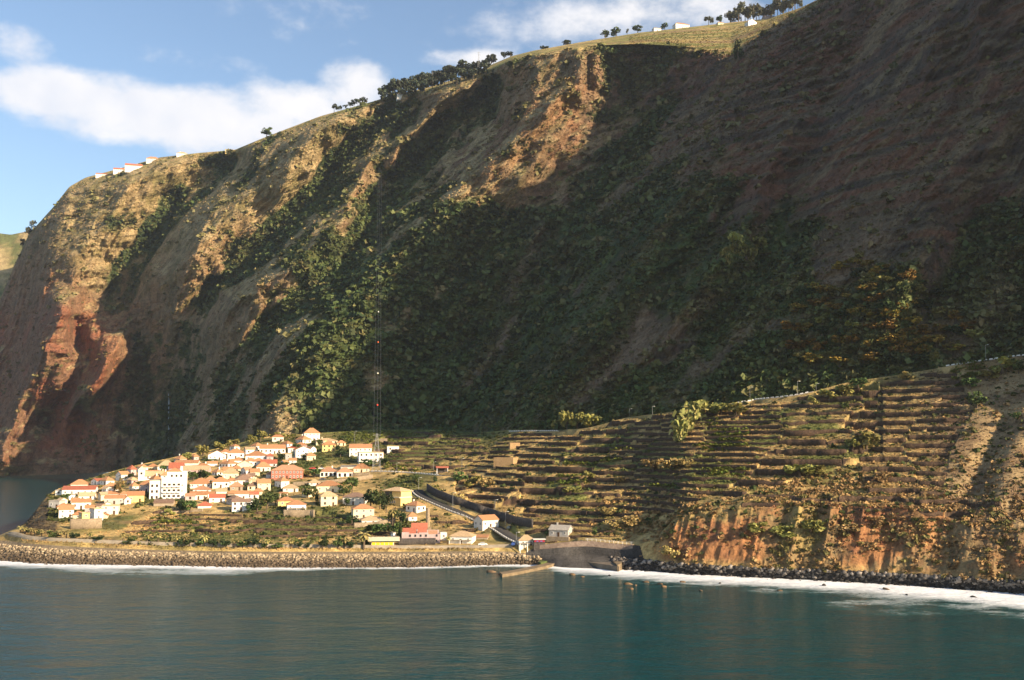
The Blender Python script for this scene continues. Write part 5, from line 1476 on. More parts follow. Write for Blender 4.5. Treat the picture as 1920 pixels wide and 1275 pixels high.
def trunk_mesh(h, r0, r1, lean=0., limbs=0, r=None):
    mb = MB(); P = [(lean*h*t*t, .15*lean*h*math.sin(3*t), h*t) for t in (0, .35, .7, 1)]
    for i in range(3): mb.bar(P[i], P[i+1], r0+(r1-r0)*i/3, r0+(r1-r0)*(i+1)/3, 6)
    for i in range(limbs):
        a = i*2.4; z = h*(.55+.1*i)
        mb.bar((lean*z*z/h, 0, z), (math.cos(a)*h*.28, math.sin(a)*h*.28, z+h*.3), r1*.8, r1*.3, 5)
    return mb.mesh('trunk', m_bark)
TPL = {}
def make_kind(kind, nvar=3):
    out = []
    for i in range(nvar):
        r = np.random.default_rng(hash(kind) % 1000+i if False else sum(map(ord, kind))+i*13)
        if kind == 'broadleaf': V, Q, s = lobes_crown(r, 8, 420, .5, .62, .62, .42, .11); cr = crown_mesh('crown', V, Q, s, (.055,.085,.025), (.10,.13,.04), r); tr = trunk_mesh(.55, .045, .025, .08, 3)
        elif kind == 'dark_tree': V, Q, s = lobes_crown(r, 8, 420, .46, .7, .58, .42, .11); cr = crown_mesh('crown', V, Q, s, (.028,.048,.018), (.05,.07,.025), r); tr = trunk_mesh(.5, .045, .025, .05, 3)
        elif kind == 'autumn_tree': V, Q, s = lobes_crown(r, 8, 420, .5, .6, .6, .42, .11); cr = crown_mesh('crown', V, Q, s, (.22,.135,.03), (.13,.125,.03), r); tr = trunk_mesh(.5, .04, .02, .08, 3)
        elif kind == 'olive_bush': V, Q, s = lobes_crown(r, 7, 330, .5, .55, .42, .44, .12); cr = crown_mesh('crown', V, Q, s, (.17,.165,.045), (.25,.22,.07), r); tr = trunk_mesh(.35, .05, .03, .1, 3)
        elif kind == 'dry_bush': V, Q, s = lobes_crown(r, 7, 330, .5, .6, .42, .44, .11); cr = crown_mesh('crown', V, Q, s, (.33,.23,.09), (.22,.17,.07), r); tr = trunk_mesh(.35, .05, .03, .1, 3)
        elif kind == 'brown_tree': V, Q, s = lobes_crown(r, 7, 360, .42, .7, .58, .42, .11); cr = crown_mesh('crown', V, Q, s, (.20,.12,.05), (.14,.11,.04), r); tr = trunk_mesh(.5, .045, .025, .05, 3)
        elif kind == 'pine':
            V, Q, s = lobes_crown(r, 7, 380, .46, .56, .68, .45, .12); cr = crown_mesh('crown', V, Q, s, (.055,.072,.045), (.085,.088,.055), r); tr = trunk_mesh(.75, .032, .016, .05, 3)
        elif kind == 'eucalyptus':
            V, Q, s = lobes_crown(r, 10, 340, .44, .70, .62, .36, .10); cr = crown_mesh('crown', V, Q, s, (.085,.09,.05), (.12,.11,.06), r); tr = trunk_mesh(.85, .028, .012, .07, 4)
        elif kind == 'palm':
            r2 = r; Vs, Qs, ss = [], [], []; nb = 0
            for f in range(16):
                a = f*2.399; el = .9-.11*f; L_ = .40
                p = np.array([0, 0, .78]); d = np.array([math.cos(a)*math.cos(el), math.sin(a)*math.cos(el), math.sin(el)])
                side_ = np.array([-math.sin(a), math.cos(a), 0])
                pts = []
                for k in range(6):
                    w_ = .075*math.sin(math.pi*(k+.6)/6.4); pts.append((p-side_*w_, p, p+side_*w_)); p = p+d*L_/5; d = d+np.array([0, 0, -.30]); d /= np.linalg.norm(d)
                for k in range(5):
                    for s0, s1 in ((0, 1), (1, 2)):
                        drop = np.array([0, 0, -.03])
                        q = [pts[k][s0]+drop*(s0 != 1), pts[k][s1]+drop*(s1 != 1), pts[k+1][s1]+drop*(s1 != 1), pts[k+1][s0]+drop*(s0 != 1)]
                        Vs += q; Qs.append([nb, nb+1, nb+2, nb+3]); nb += 4; ss += [r.uniform(.7, 1.3)]*4
            cr = crown_mesh('crown', np.array(Vs), np.array(Qs), np.array(ss), (.30,.24,.09), (.16,.16,.05), r); tr = trunk_mesh(.78, .05, .035, .04, 0)
        elif kind == 'cane': # tall reed / cane clump
            n = 160; c_ = r.normal(size=(n, 3))*np.array([.22, .22, 0]); c_[:, 2] = r.uniform(.1, .9, n)
            c_[:, :2] *= (.6+c_[:, 2:3]*.7); V, Q = cards(c_, .06, r, asp=2.6); s = np.repeat(r.uniform(.7, 1.3, n), 4); cr = crown_mesh('crown', V, Q, s, (.20,.20,.06), (.30,.26,.10), r); tr = trunk_mesh(.6, .03, .02, .1, 3)
        out.append((cr, tr))
    TPL[kind] = out
for k in ('broadleaf','dark_tree','autumn_tree','olive_bush','dry_bush','brown_tree','pine','eucalyptus','palm','cane'): make_kind(k)
KNAME = {'broadleaf': 'green_tree', 'dark_tree': 'dark_tree', 'autumn_tree': 'autumn_tree', 'olive_bush': 'bush', 'dry_bush': 'dry_bush', 'brown_tree': 'brown_tree', 'pine': 'pine_tree', 'eucalyptus': 'eucalyptus_tree', 'palm': 'palm_tree', 'cane': 'cane_clump'}
TC = [0]
def tree(kind, p, h, wd, label, group, cat='tree'):
    TC[0] += 1; cr, tr = TPL[kind][TC[0] % 3]
    root = empty(KNAME[kind], (p[0], p[1], p[2]-.2), random.uniform(0, 6.28))
    root.scale = (wd, wd, h)
    mobj('trunk', tr, root); mobj('crown', cr, root)
    tag(root, label, cat, group)
def nearest(px, py):
    return min(HOUSES, key=lambda h_: (h_[0]-px)**2+2*(h_[1]-6-py)**2)
USED = {}
def rel_label(adj, px, py):
    hx, hy, key = nearest(px, py)
    dx, dy = px-hx, py-(hy-6)
    r_ = ('right of' if dx > 0 else 'left of') if abs(dx) > abs(dy)*1.2 else ('below' if dy > 0 else 'above')
    l = f'{adj} {r_} the {key}'
    if l in USED:
        USED[l] += 1; l = f'{ordw(USED[l])} {l}'
    else: USED[l] = 1
    return l
# village trees: (kind, px, py(base), height px, width px)
VT = [('brown_tree',224,930,32,20),('dark_tree',216,922,18,14),('broadleaf',232,900,10,22),('dark_tree',246,902,16,14),('broadleaf',120,940,14,20),('dark_tree',137,968,12,12),('broadleaf',306,886,14,14),
 ('broadleaf',362,902,18,22),('dark_tree',376,900,22,20),('broadleaf',388,900,18,20),('broadleaf',350,926,18,20),('dark_tree',338,960,26,30),('broadleaf',356,962,24,26),('olive_bush',320,966,16,24),('broadleaf',390,912,12,20),
 ('broadleaf',396,868,8,30),('dark_tree',422,858,10,14),('broadleaf',437,886,10,14),('broadleaf',462,918,14,12),('dark_tree',478,884,10,14),('brown_tree',385,944,14,10),('broadleaf',520,912,12,18),('broadleaf',530,878,12,26),
 ('dark_tree',482,960,28,34),('broadleaf',500,956,30,28),('broadleaf',516,948,24,26),('dark_tree',532,946,20,18),('broadleaf',470,962,16,20),('dark_tree',528,862,16,20),('olive_bush',575,893,16,28),('broadleaf',590,895,16,26),('dark_tree',570,862,14,18),
 ('broadleaf',577,934,24,24),('dark_tree',592,944,20,14),('broadleaf',589,928,14,18),('broadleaf',645,930,22,28),('broadleaf',660,925,30,26),('dark_tree',695,950,34,30),('broadleaf',712,955,38,30),('dark_tree',724,962,36,26),('broadleaf',735,980,24,24),('palm',736,985,34,26),('dark_tree',752,985,26,22),
 ('broadleaf',650,948,14,14),('dark_tree',660,984,20,30),('broadleaf',742,1006,26,26),('broadleaf',712,1004,22,36),('dark_tree',750,1016,40,10),('olive_bush',760,955,16,14),('dark_tree',638,858,18,22),('broadleaf',690,874,14,36),('dark_tree',720,874,16,24),('broadleaf',600,838,14,16),('dark_tree',634,846,14,12),
 ('broadleaf',640,828,12,20),('broadleaf',556,848,16,20),('dark_tree',548,860,16,10),('olive_bush',470,834,26,24),('olive_bush',488,828,30,24),('olive_bush',520,826,22,30),('olive_bush',437,842,26,30),('olive_bush',412,846,24,26),('olive_bush',380,856,30,26),('olive_bush',352,864,22,24),('broadleaf',700,1000,18,30),('dark_tree',815,905,14,12),('broadleaf',780,905,14,18)]
for k, x, y, h, w_ in VT:
    p = ground_px(x, y); s = p[1]/F
    adj = {'broadleaf': 'leafy green tree', 'dark_tree': 'dark green tree', 'brown_tree': 'brown leaved tree', 'olive_bush': 'sunlit olive green bush', 'palm': 'tall palm'}[k]
    tree(k, p, h*s, w_*s, rel_label(adj, x, y), 'trees among the village houses')
# promenade: palms and low dark trees behind the sea wall
for i, (x, y, h) in enumerate([(38,1000,14),(46,1002,14),(58,1004,14),(65,1006,15),(78,1008,15),(92,1009,15),(114,1011,17),(124,1011,17),(168,1014,17),(230,1017,18),(240,1017,16),(276,1019,18),(296,1020,20),(332,1022,17),(347,1023,18),(383,1024,20),(438,1026,16),(446,1026,17),(500,1027,16),(545,1028,17),(646,1029,20),(682,1030,32),(840,1021,15)]):
    p = ground_px(x, y); s = p[1]/F
    tree('palm', p, h*s*1.15, h*s*1.35, f'{ordw(i+1)} promenade palm from the left, behind the grey sea wall', 'palms along the promenade', 'palm')
i = 0
for x, y, h, w_ in [(50,1000,10,14),(72,1004,14,18),(100,1010,16,26),(140,1013,14,24),(180,1015,12,30),(246,1018,14,18),(340,1023,14,20),(356,1024,17,26),(376,1024,16,22),(400,1025,14,24),(424,1026,17,26),(455,1027,17,26),(475,1027,18,28),(497,1028,14,18),(520,1028,12,26),(560,1028,12,20),(605,1029,22,22),(634,1029,26,26),(655,1029,16,20),(575,1029,12,14)]:
    i += 1; p = ground_px(x, y); s = p[1]/F
    tree('dark_tree' if i % 3 else 'broadleaf', p, h*s, w_*s, f'{ordw(i)} rounded shrub tree from the left among the promenade palms', 'shrub trees along the promenade')
# big bushes and canes on the terraces
TB = [('olive_bush',1062,800,48,26,'tall sunlit bush at the lower end of the lit gully edge'),('olive_bush',1045,806,30,22,'bright bush left of the tall lit bush by the hill road'),('olive_bush',1082,765,40,34,'sunlit bush halfway up the lit gully edge'),('olive_bush',1105,740,34,40,'broad sunlit bush at the top of the lit gully edge'),('broadleaf',1002,808,16,18,'small bright green tree beside the hill road parapet'),
 ('cane',1275,828,44,34,'leaning cane clump at the foot of the diagonal row'),('cane',1290,806,40,36,'cane clump in the middle of the diagonal row'),('cane',1308,788,38,36,'cane clump at the top of the diagonal row'),('olive_bush',1325,775,34,40,'left bush of the flat topped bush row below the hill road'),('olive_bush',1352,778,32,36,'middle bush of the flat topped bush row'),('olive_bush',1380,778,34,40,'right bush of the flat topped bush row'),
 ('dry_bush',1225,885,34,46,'large dry bush in the middle of the harbour terraces'),('dry_bush',1258,882,34,44,'large dry bush right of its twin on the harbour terraces'),('dry_bush',1285,876,26,28,'smaller pale bush beside the two large dry bushes'),('olive_bush',1105,902,26,24,'yellow green bush above the dark terrace hollow'),('olive_bush',1070,925,16,28,'low yellow bush left of the dark terrace hollow'),('dry_bush',1165,905,20,26,'dry bush on the middle terrace edge'),
 ('olive_bush',1555,750,28,40,'bush at the left of the row under the hill road'),('olive_bush',1580,742,30,36,'second bush of the row under the hill road'),('broadleaf',1610,732,24,34,'green bush at the top of the ruined terraces'),('olive_bush',1525,760,24,20,'small yellow bush below the hill road parapet'),('olive_bush',1625,842,46,44,'tall bush filling the foot of the dark bank'),('olive_bush',1600,840,26,30,'lower bush left of the tall bank bush'),('broadleaf',1586,770,16,20,'small dark bush on the upper terraces'),
 ('olive_bush',1500,895,34,60,'wide olive bush above the orange cliff'),('olive_bush',1530,892,28,44,'rounder olive bush right of the wide one above the cliff'),('dry_bush',1655,905,30,32,'grey dry bush below the dark bank'),('broadleaf',1832,765,34,34,'green bush on the slope right of the ruined terraces'),('broadleaf',1820,730,22,30,'small green bush above the right slope'),('olive_bush',1880,700,40,50,'big golden bush under the right end of the hill road'),('olive_bush',1850,712,26,40,'golden bush left of the biggest golden bush'),('dry_bush',1700,712,24,30,'brown bush at the top of the ruined terraces'),
 ('olive_bush',885,915,30,40,'large olive bush at the left end of the sunny terraces'),('broadleaf',862,905,22,28,'green bush left of the large olive bush by the terraces'),('dry_bush',912,912,26,30,'grey dry bush at the end of the sunny terraces'),('olive_bush',818,922,18,22,'small bush on the bank above the coast road bend'),('dry_bush',858,938,18,26,'dry bush on the bank above the coast road'),
 ('dry_bush',1252,1040,26,24,'orange lit bush at the foot of the low cliff by the harbour'),('dry_bush',1268,1048,22,22,'second orange lit bush at the cliff foot'),('broadleaf',1115,1008,22,10,'slim yellow green plant above the harbour wall'),('dry_bush',1150,990,24,34,'dry bush on the dark bank above the harbour wall'),('dry_bush',1185,985,26,36,'right dry bush on the dark bank above the harbour wall'),('dry_bush',1140,965,22,34,'dry bush higher on the bank above the harbour'),
 ('olive_bush',1420,1000,30,44,'olive bush hanging on the orange cliff'),('olive_bush',1475,1010,34,50,'larger olive bush hanging on the orange cliff'),('olive_bush',1520,1000,36,50,'bushy patch right of the larger cliff bush'),('dry_bush',1590,1000,28,40,'dry bush on the right part of the orange cliff'),('dry_bush',1640,985,24,34,'dry bush under the brushy ledge'),('broadleaf',1910,700,30,26,'dark bush at the far right edge of the slope'),('broadleaf',1905,790,18,20,'small green bush low at the far right edge')]
for k, x, y, h, w_, lab in TB:
    p = ground_px(x, y); s = p[1]/F
    tree(k, p, h*s*1.0, w_*s*1.12, lab, 'large bushes on the terraced slope', 'bush')
# autumn coloured trees on the slope above the road
r = np.random.default_rng(5); AT = []
for i in range(400):
    x, y = r.uniform(1450, 1830), r.uniform(480, 690)
    if inpoly(np.array([x]), np.array([y]), [(1500,560),(1620,480),(1760,560),(1830,640),(1760,690),(1500,690),(1470,640)])[0] < .5: continue
    if all((x-a)**2+1.4*(y-b)**2 > 21**2 for a, b, _ in AT): AT.append((x, y, r.random()))
AT.sort(key=lambda q: q[0])
for i, (x, y, q) in enumerate(AT[:95]):
    p = MT.hit(x, y)
    if p is None: continue
    s = p[1]/F; k = 'autumn_tree' if q < .55 else ('dark_tree' if q < .75 else 'olive_bush')
    adj = {'autumn_tree': 'orange leaved tree', 'dark_tree': 'dark green tree', 'olive_bush': 'olive green tree'}[k]
    tree(k, p, (20+10*q)*s, (32+16*r.random())*s, f'{ordw(i+1)} from left in the autumn grove above the hill road, an {adj}' if adj[0] in 'oa' else f'{ordw(i+1)} from left in the autumn grove above the hill road, a {adj}', 'autumn grove above the hill road')
for i, (x, y, h, w_) in enumerate([(1368,505,70,36),(1400,500,60,44),(1425,470,40,36),(1385,470,50,40)]):
    p = MT.hit(x, y); s = p[1]/F
    tree('olive_bush', p, h*s, w_*s, f'{ordw(i+1)} tree from left in the isolated sunlit clump on the shaded slope' if i < 4 else '', 'isolated sunlit clump')
# skyline trees
SK = []
r = np.random.default_rng(11)
for i in range(46):
    t = i/45; SK.append(('pine', 714+t*212, None, r.uniform(20, 31) if t < .75 else r.uniform(13, 22), 'skyline pine wood'))
for i in range(24): SK.append(('eucalyptus', 1368+i*5.6, None, r.uniform(26, 42), 'eucalyptus grove on the right skyline'))
for i in range(9): SK.append(('pine', 628+i*7.5, None, r.uniform(9, 17), 'short tree row on the middle skyline'))
cnt = {}
for k, x, y, h, g in sorted(SK, key=lambda q: q[1]):
    p = MT.sky(x, 100, r.uniform(-4, 26)) if k != 'eucalyptus' else MT.sky(x, 30, r.uniform(0, 40))
    s = p[1]/F; cnt[g] = cnt.get(g, 0)+1
    tree(k, p, h*s, h*s*(1.0 if k == 'pine' else .85), f'{ordw(cnt[g])} {"pine" if k == "pine" else "eucalyptus"} from the left in the {g}', g)
r2 = np.random.default_rng(4)
for i in range(26):
    t = i/25; x = 735+t*190; y = 176-t*44
    p = MT.hit(x, y+r2.uniform(2, 14))
    if p is None: p = MT.sky(x, 100)
    s = p[1]/F; h = r2.uniform(14, 25)
    tree('pine', p, h*s, h*s*1.0, f'{ordw(i+1)} pine from the left in the front rank of the skyline wood', 'front rank of the skyline pine wood')
for k, x, h, w_, lab in [('broadleaf',505,20,24,'lone round tree on the left skyline slope'),('broadleaf',1135,14,20,'left bushy tree on the skyline meadow'),('broadleaf',1156,15,24,'reddish green tree second on the skyline meadow'),('eucalyptus',1177,14,8,'thin small tree third on the skyline meadow'),('broadleaf',1196,14,20,'round dark tree fourth on the skyline meadow'),('broadleaf',1246,12,16,'dark bush beside the low white skyline house'),('eucalyptus',1330,20,24,'sparse tree left of the small dark skyline tree'),('dark_tree',1350,16,16,'small dark skyline tree left of the eucalyptus grove'),('broadleaf',1060,8,24,'low bush on the skyline left of the meadow trees'),('broadleaf',1020,6,20,'lowest bush at the left end of the skyline meadow'),('pine',945,16,14,'slim tree at the right end of the skyline pine wood'),('dark_tree',957,12,20,'bushy tree right of the slim skyline tree')]:
    p = MT.sky(x, 60, 1.5); s = p[1]/F
    tree(k, p, h*s, w_*s, lab, 'single trees on the skyline')
for i, (x, y, h, w_) in enumerate([(44,434,20,20),(54,430,20,22),(63,426,18,18)]):
    p = MT.sky(x, y, 4); s = p[1]/F; tree('eucalyptus', p, h*s, w_*s, f'{ordw(i+1)} of three spindly trees leaning over the far left cliff edge', 'three trees on the left cliff edge')
p = MT.hit(1384, 118); s = p[1]/F; tree('dark_tree', p, 50*s, 22*s, 'dark tree standing at the corner of the grassy plateau above the cliff', 'single trees on the skyline')
p = MT.hit(1253, 98); s = p[1]/F; tree('dark_tree', p, 22*s, 10*s, 'small dark tree on the lip of the cliff under the meadow', 'single trees on the skyline')
# ================================================================= GROUND COVER (uncountable)
def clump_tpl(seed, n, size, hgt=.75, asp=1.0, up=.5):
    r = np.random.default_rng(seed)
    d = r.normal(size=(n, 3)); d /= np.linalg.norm(d, axis=1, keepdims=True); d[:, 2] = np.abs(d[:, 2])
    c_ = d*r.uniform(.45, 1, (n, 1))*np.array([1, 1, hgt])
    return cards(c_, size, r, up, asp)
CT = [clump_tpl(i, 18, .40, .75, 1.0, 1.1) for i in range(6)]; CTV = [t[0] for t in CT]; CTQ = CT[0][1]
GT = [clump_tpl(50+i, 9, .34, .9, 1.6, .8) for i in range(5)]; GTV = [t[0] for t in GT]; GTQ = GT[0][1]
def scatter(name, pos, scl, col, tv, tq, label, cv=.18):
    V, Q, Cc = stamp(tv, tq, pos, scl, rng.random(len(pos))*6.28, col, cv)
    o = mobj(name, np_mesh(name, V, Q, None, Cc, mats=[m_leaf])); tag(o, label, None, kind='stuff')
# --- scrub over the mountain
nR, nC = nv-2, len(a_M)
def mt_sample(n, wgt):
    i = rng.integers(2, nR, n*3); j = rng.integers(24, 24+1150, n*3)
    k = rng.random(n*3) < wgt[i, j]; return i[k][:n], j[k][:n]
vw = np.clip(.10+.95*veg, 0, 1)*(1-.7*np.clip(rockm, 0, 1))
i, j = mt_sample(52000, vw)
pos = PM[i, j]+np.stack([rng.normal(0, .6, len(i)), rng.normal(0, .6, len(i)), np.zeros(len(i))], 1)
big = rng.random(len(i))**5
sc_ = (.8+1.0*rng.random(len(i))**2+4.2*big)*(.75+.5*(pos[:, 1] > 900))
sc_ = np.stack([sc_, sc_, sc_*rng.uniform(.7, 1.2, len(i))], 1)
gcol = mix(np.broadcast_to(C3(.07,.105,.032), (len(i), 3)), C3(.15,.155,.05), rng.random(len(i))**1.6)
gcol = np.where((rng.random(len(i)) < .16)[:, None], C3(.20,.165,.07)*np.ones((len(i), 3)), gcol)
dk = rng.random(len(i)) < .35*veg[i, j]
gcol = np.where(dk[:, None], C3(.03,.045,.018)*np.ones((len(i), 3)), gcol)
gcol = .55*gcol+.45*cM[i, j]*rng.uniform(.7, 1.2, (len(i), 1))
scatter('hillside_scrub', pos, sc_, gcol, CTV, CTQ, 'green scrub covering the mountainside')
# --- dry grass tussocks over the mountain
i, j = mt_sample(42000, np.clip(1-.85*veg, 0, 1)*(1-.55*np.clip(rockm, 0, 1)))
pos = PM[i, j]
sc_ = rng.uniform(.5, 1.5, len(i))*(.8+.5*(pos[:, 1] > 900))
tc_ = cM[i, j]*rng.uniform(.75, 1.3, (len(i), 1))
i2, j2 = rng.integers(nv-4, nv+45, 6000), rng.integers(24+700, 24+1140, 6000)
pos = np.concatenate([pos, PM[i2, j2]]); sc_ = np.concatenate([sc_, rng.uniform(.4, 1.3, 6000)]); tc_ = np.concatenate([tc_, cM[i2, j2]*rng.uniform(.6, 1.25, (6000, 1))])
scatter('hillside_grass', pos, sc_, tc_, GTV, GTQ, 'dry grass tussocks on the mountainside')
# --- foreland: dry grass on the terraces and slopes
def fl_sample(n, wgt, r0=r3-40, r1=r4-2):
    i = rng.integers(r0, r1, n*4); j = rng.integers(40, len(a_F)-62, n*4)
    k = rng.random(n*4) < wgt[i, j]; return i[k][:n], j[k][:n]
roadw = np.zeros(dF.shape)
clear = inpoly(PXf, PYf, [(905,1032),(925,1000),(985,990),(1075,1006),(1200,1020),(1200,1070),(985,1070)])
for k_, (P, wd) in ROADP.items():
    for p_ in P[::2]: clear = np.maximum(clear, ((XF-p_[0])**2+(YF-p_[1])**2 < (wd*.62)**2))
free = (1-clear)*(TW < 1.5)*(PXf > 40)
vilm = inpoly(PXf, PYf, [(90,985),(90,915),(240,880),(420,850),(600,812),(740,835),(790,900),(800,1020),(640,985),(300,955)])
i, j = fl_sample(30000, free*(1-.75*vilm)*(.35+.65*(TW >= 1)))
pos = PF[i, j]; sc_ = rng.uniform(.22, .6, len(i))*(1+.5*(PXf[i, j] > 1380)*(PYf[i, j] > 900))
scatter('terrace_grass', pos, sc_, cF[i, j]*rng.uniform(.8, 1.4, (len(i), 1)), GTV, GTQ, 'dry grass on the terraces')
# --- brushy scrub on the low cliff and right slope
brush = np.maximum(inpoly(PXf, PYf, [(1380,930),(1640,890),(1660,960),(1920,960),(1990,1100),(1250,1062),(1290,965)], 20), .12*inpoly(PXf, PYf, [(1740,690),(1990,640),(1990,1000),(1770,960)], 20))
brush = np.maximum(brush, np.maximum(inpoly(PXf, PYf, [(1400,930),(1990,940),(2500,900),(2500,1250),(1990,1120),(1420,1070)], 20), .7*(PXf > 1960)))
brush = brush*(1-.55*inpoly(PXf, PYf, [(1235,1070),(1250,960),(1330,950),(1400,960),(1395,1075)], 15))
brush = np.maximum(brush, .8*inpoly(PXf, PYf, [(1100,1010),(1130,940),(1240,930),(1330,930),(1240,1050)], 15))
bn = fbm(X/9, Y/9, Z/9, o=3, seed=301)
i, j = fl_sample(24000, free*brush*np.clip(.35+1.1*bn, 0, 1), r3-62)
pos = PF[i, j]; sc_ = .5+1.25*rng.random(len(i))**2
dcol = mix(np.broadcast_to(C3(.40,.285,.11), (len(i), 3)), C3(.20,.19,.06), np.clip((rng.random(len(i)) < .28)*1.0+.8*inpoly(PXf[i, j], PYf[i, j], [(1400,930),(1540,960),(1530,1040),(1440,1040)]), 0, 1))*rng.uniform(.7, 1.25, (len(i), 1))
scatter('cliff_brush', pos, sc_, dcol, CTV, CTQ, 'dry brush on the low orange cliff')
# --- shrubs scattered in gardens and on banks
i, j = fl_sample(15000, free*(.09*(PXf > 800)*(PYf < 1000)+.9*vilm*np.clip(.45+m1*1.5, 0, 1)+.5*upv+.35*inpoly(PXf, PYf, [(230,1020),(300,955),(640,985),(700,1025)])))
pos = PF[i, j]; sc_ = .4+1.3*rng.random(len(i))**2.5
dcol = mix(np.broadcast_to(C3(.05,.075,.022), (len(i), 3)), C3(.16,.15,.05), rng.random(len(i))**1.5)
scatter('garden_shrubbery', pos, sc_, dcol, CTV, CTQ, 'green shrubs in gardens and on banks')
# --- banana plots: broad arching leaves
def ban_tpl(seed):
    r = np.random.default_rng(seed); V, Q = [], []
    for f in range(8):
        a = f*.785+r.uniform(-.3, .3); el = r.uniform(.5, 1.2); p = np.array([0, 0, .35]); d = np.array([math.cos(a)*math.cos(el), math.sin(a)*math.cos(el), math.sin(el)]); sd_ = np.array([-math.sin(a), math.cos(a), 0])
        pts = []
        for k in range(4):
            w_ = (.08, .2, .19, .05)[k]; pts.append((p-sd_*w_, p+sd_*w_)); p = p+d*.34; d = d+np.array([0, 0, -.45]); d /= np.linalg.norm(d)
        for k in range(3): b0 = len(V); V += [pts[k][0], pts[k][1], pts[k+1][1], pts[k+1][0]]; Q.append([b0, b0+1, b0+2, b0+3])
    return np.array(V), np.array(Q)
BT = [ban_tpl(i) for i in range(4)]
BP = [[(1310,878),(1395,874),(1410,885),(1330,893)],[(1330,806),(1400,804),(1405,816),(1345,818)],[(1310,832),(1395,828),(1405,840),(1310,842)],[(1345,818),(1385,820),(1388,828),(1350,830)],[(1130,832),(1190,835),(1190,842),(1145,842)],[(1110,852),(1165,855),(1168,864),(1110,866)],[(1060,862),(1120,860),(1120,874),(1055,874)],
      [(1780,690),(1850,682),(1848,694),(1785,700)],[(1783,704),(1835,700),(1832,708),(1785,712)],[(1783,714),(1830,712),(1826,722),(1786,722)],[(1020,895),(1100,890),(1100,908),(1030,908)],[(640,812),(760,808),(780,822),(700,834),(650,828)],[(280,974),(360,972),(360,980),(290,982)],[(1325,790),(1345,788),(1345,795),(1325,796)],[(720,870),(780,868),(790,884),(720,886)],[(520,812),(560,812),(550,826),(520,830)],[(600,905),(650,905),(650,912),(600,914)],[(1270,905),(1200,905),(1210,912),(1270,912)]]
w_ = np.zeros(dF.shape)
for pl in BP: w_ = np.maximum(w_, inpoly(PXf, PYf, pl))
w_ = np.maximum(w_, .05*upv*(TW < 1.5))
i, j = fl_sample(14000, free*w_)
pos = PF[i, j]; sc_ = rng.uniform(1.1, 2.0, len(i))
bc = mix(np.broadcast_to(C3(.10,.155,.025), (len(i), 3)), C3(.19,.20,.035), rng.random(len(i)))
V, Q, Cc = stamp([t[0] for t in BT], BT[0][1], pos, sc_, rng.random(len(i))*6.28, bc, .2)
tag(mobj('banana_plants', np_mesh('banana_plants', V, Q, None, Cc, mats=[m_leaf])), 'banana plots on the terraces', None, kind='stuff')

# ================================================================= PYLONS, CABLES, LAMPS, CARS
def pylon(p, h, label, arms=2, w0=None):
    w0 = w0 or h*.11; root = empty('power_pylon', p); mb = MB(); n = 7
    lv = [(w0*(1-.86*t), h*t) for t in np.linspace(0, 1, n+1)**.9]
    th = max(.06, h*.0032)
    for i in range(n):
        (w1, z1), (w2, z2) = lv[i], lv[i+1]
        c1 = [(-w1,-w1,z1),(w1,-w1,z1),(w1,w1,z1),(-w1,w1,z1)]; c2 = [(-w2,-w2,z2),(w2,-w2,z2),(w2,w2,z2),(-w2,w2,z2)]
        for k in range(4):
            mb.bar(c1[k], c2[k], th); mb.bar(c1[k], c2[(k+1) % 4], th*.6); mb.bar(c1[(k+1) % 4], c2[k], th*.6); mb.bar(c2[k], c2[(k+1) % 4], th*.6)
    mb.obj('lattice_tower', m_metal, root)
    for i in range(arms):
        z = h*(.84+.12*i); MB().bar((-h*.10, 0, z), (h*.10, 0, z), th).bar((-h*.10, 0, z), (0, 0, z+h*.04), th*.7).bar((h*.10, 0, z), (0, 0, z+h*.04), th*.7).obj('cross_arm', m_metal, root)
    tag(root, label, 'power pylon', 'lattice power pylons'); return root
pA = ground_px(706, 886); sA = pA[1]/F
pylon(pA, 72*sA, 'tall lattice power pylon standing among the houses of the upper village')
pB = MT.hit(712, 356); sB = pB[1]/F
pylon(pB, 44*sB, 'lattice power pylon on the sunlit hillside ridge')
for x, h, lab in ((812,30,'slim lattice pylon in front of the skyline pine wood'),(897,36,'slim lattice pylon sticking up above the skyline pine wood')):
    p = MT.sky(x, 100, -6); pylon(p, h*p[1]/F, lab, 2, h*p[1]/F*.06)
topA = Vector(pA)+Vector((0, 0, 72*sA*.97)); topB = Vector(pB)+Vector((0, 0, 44*sB*.97))
def cab(off, label):
    mb = MB(); n = 24; pts = []
    for i in range(n+1):
        t = i/n; q = topA.lerp(topB, t); q.z -= 22*4*t*(1-t)*.5; q.x += off; pts.append(q)
    for a_, b_ in zip(pts[:-1], pts[1:]): mb.bar(a_-topA, b_-topA, .035, n=3)
    o = mb.obj('power_cable', m_metal); o.location = topA; tag(o, label, 'power cable', 'power cables up the mountainside')
for off, lab in ((-2.2,'left power cable climbing from the village pylon to the ridge pylon'),(0,'middle power cable carrying the marker balls up the mountainside'),(2.2,'right power cable climbing from the village pylon to the ridge pylon')): cab(off, lab)
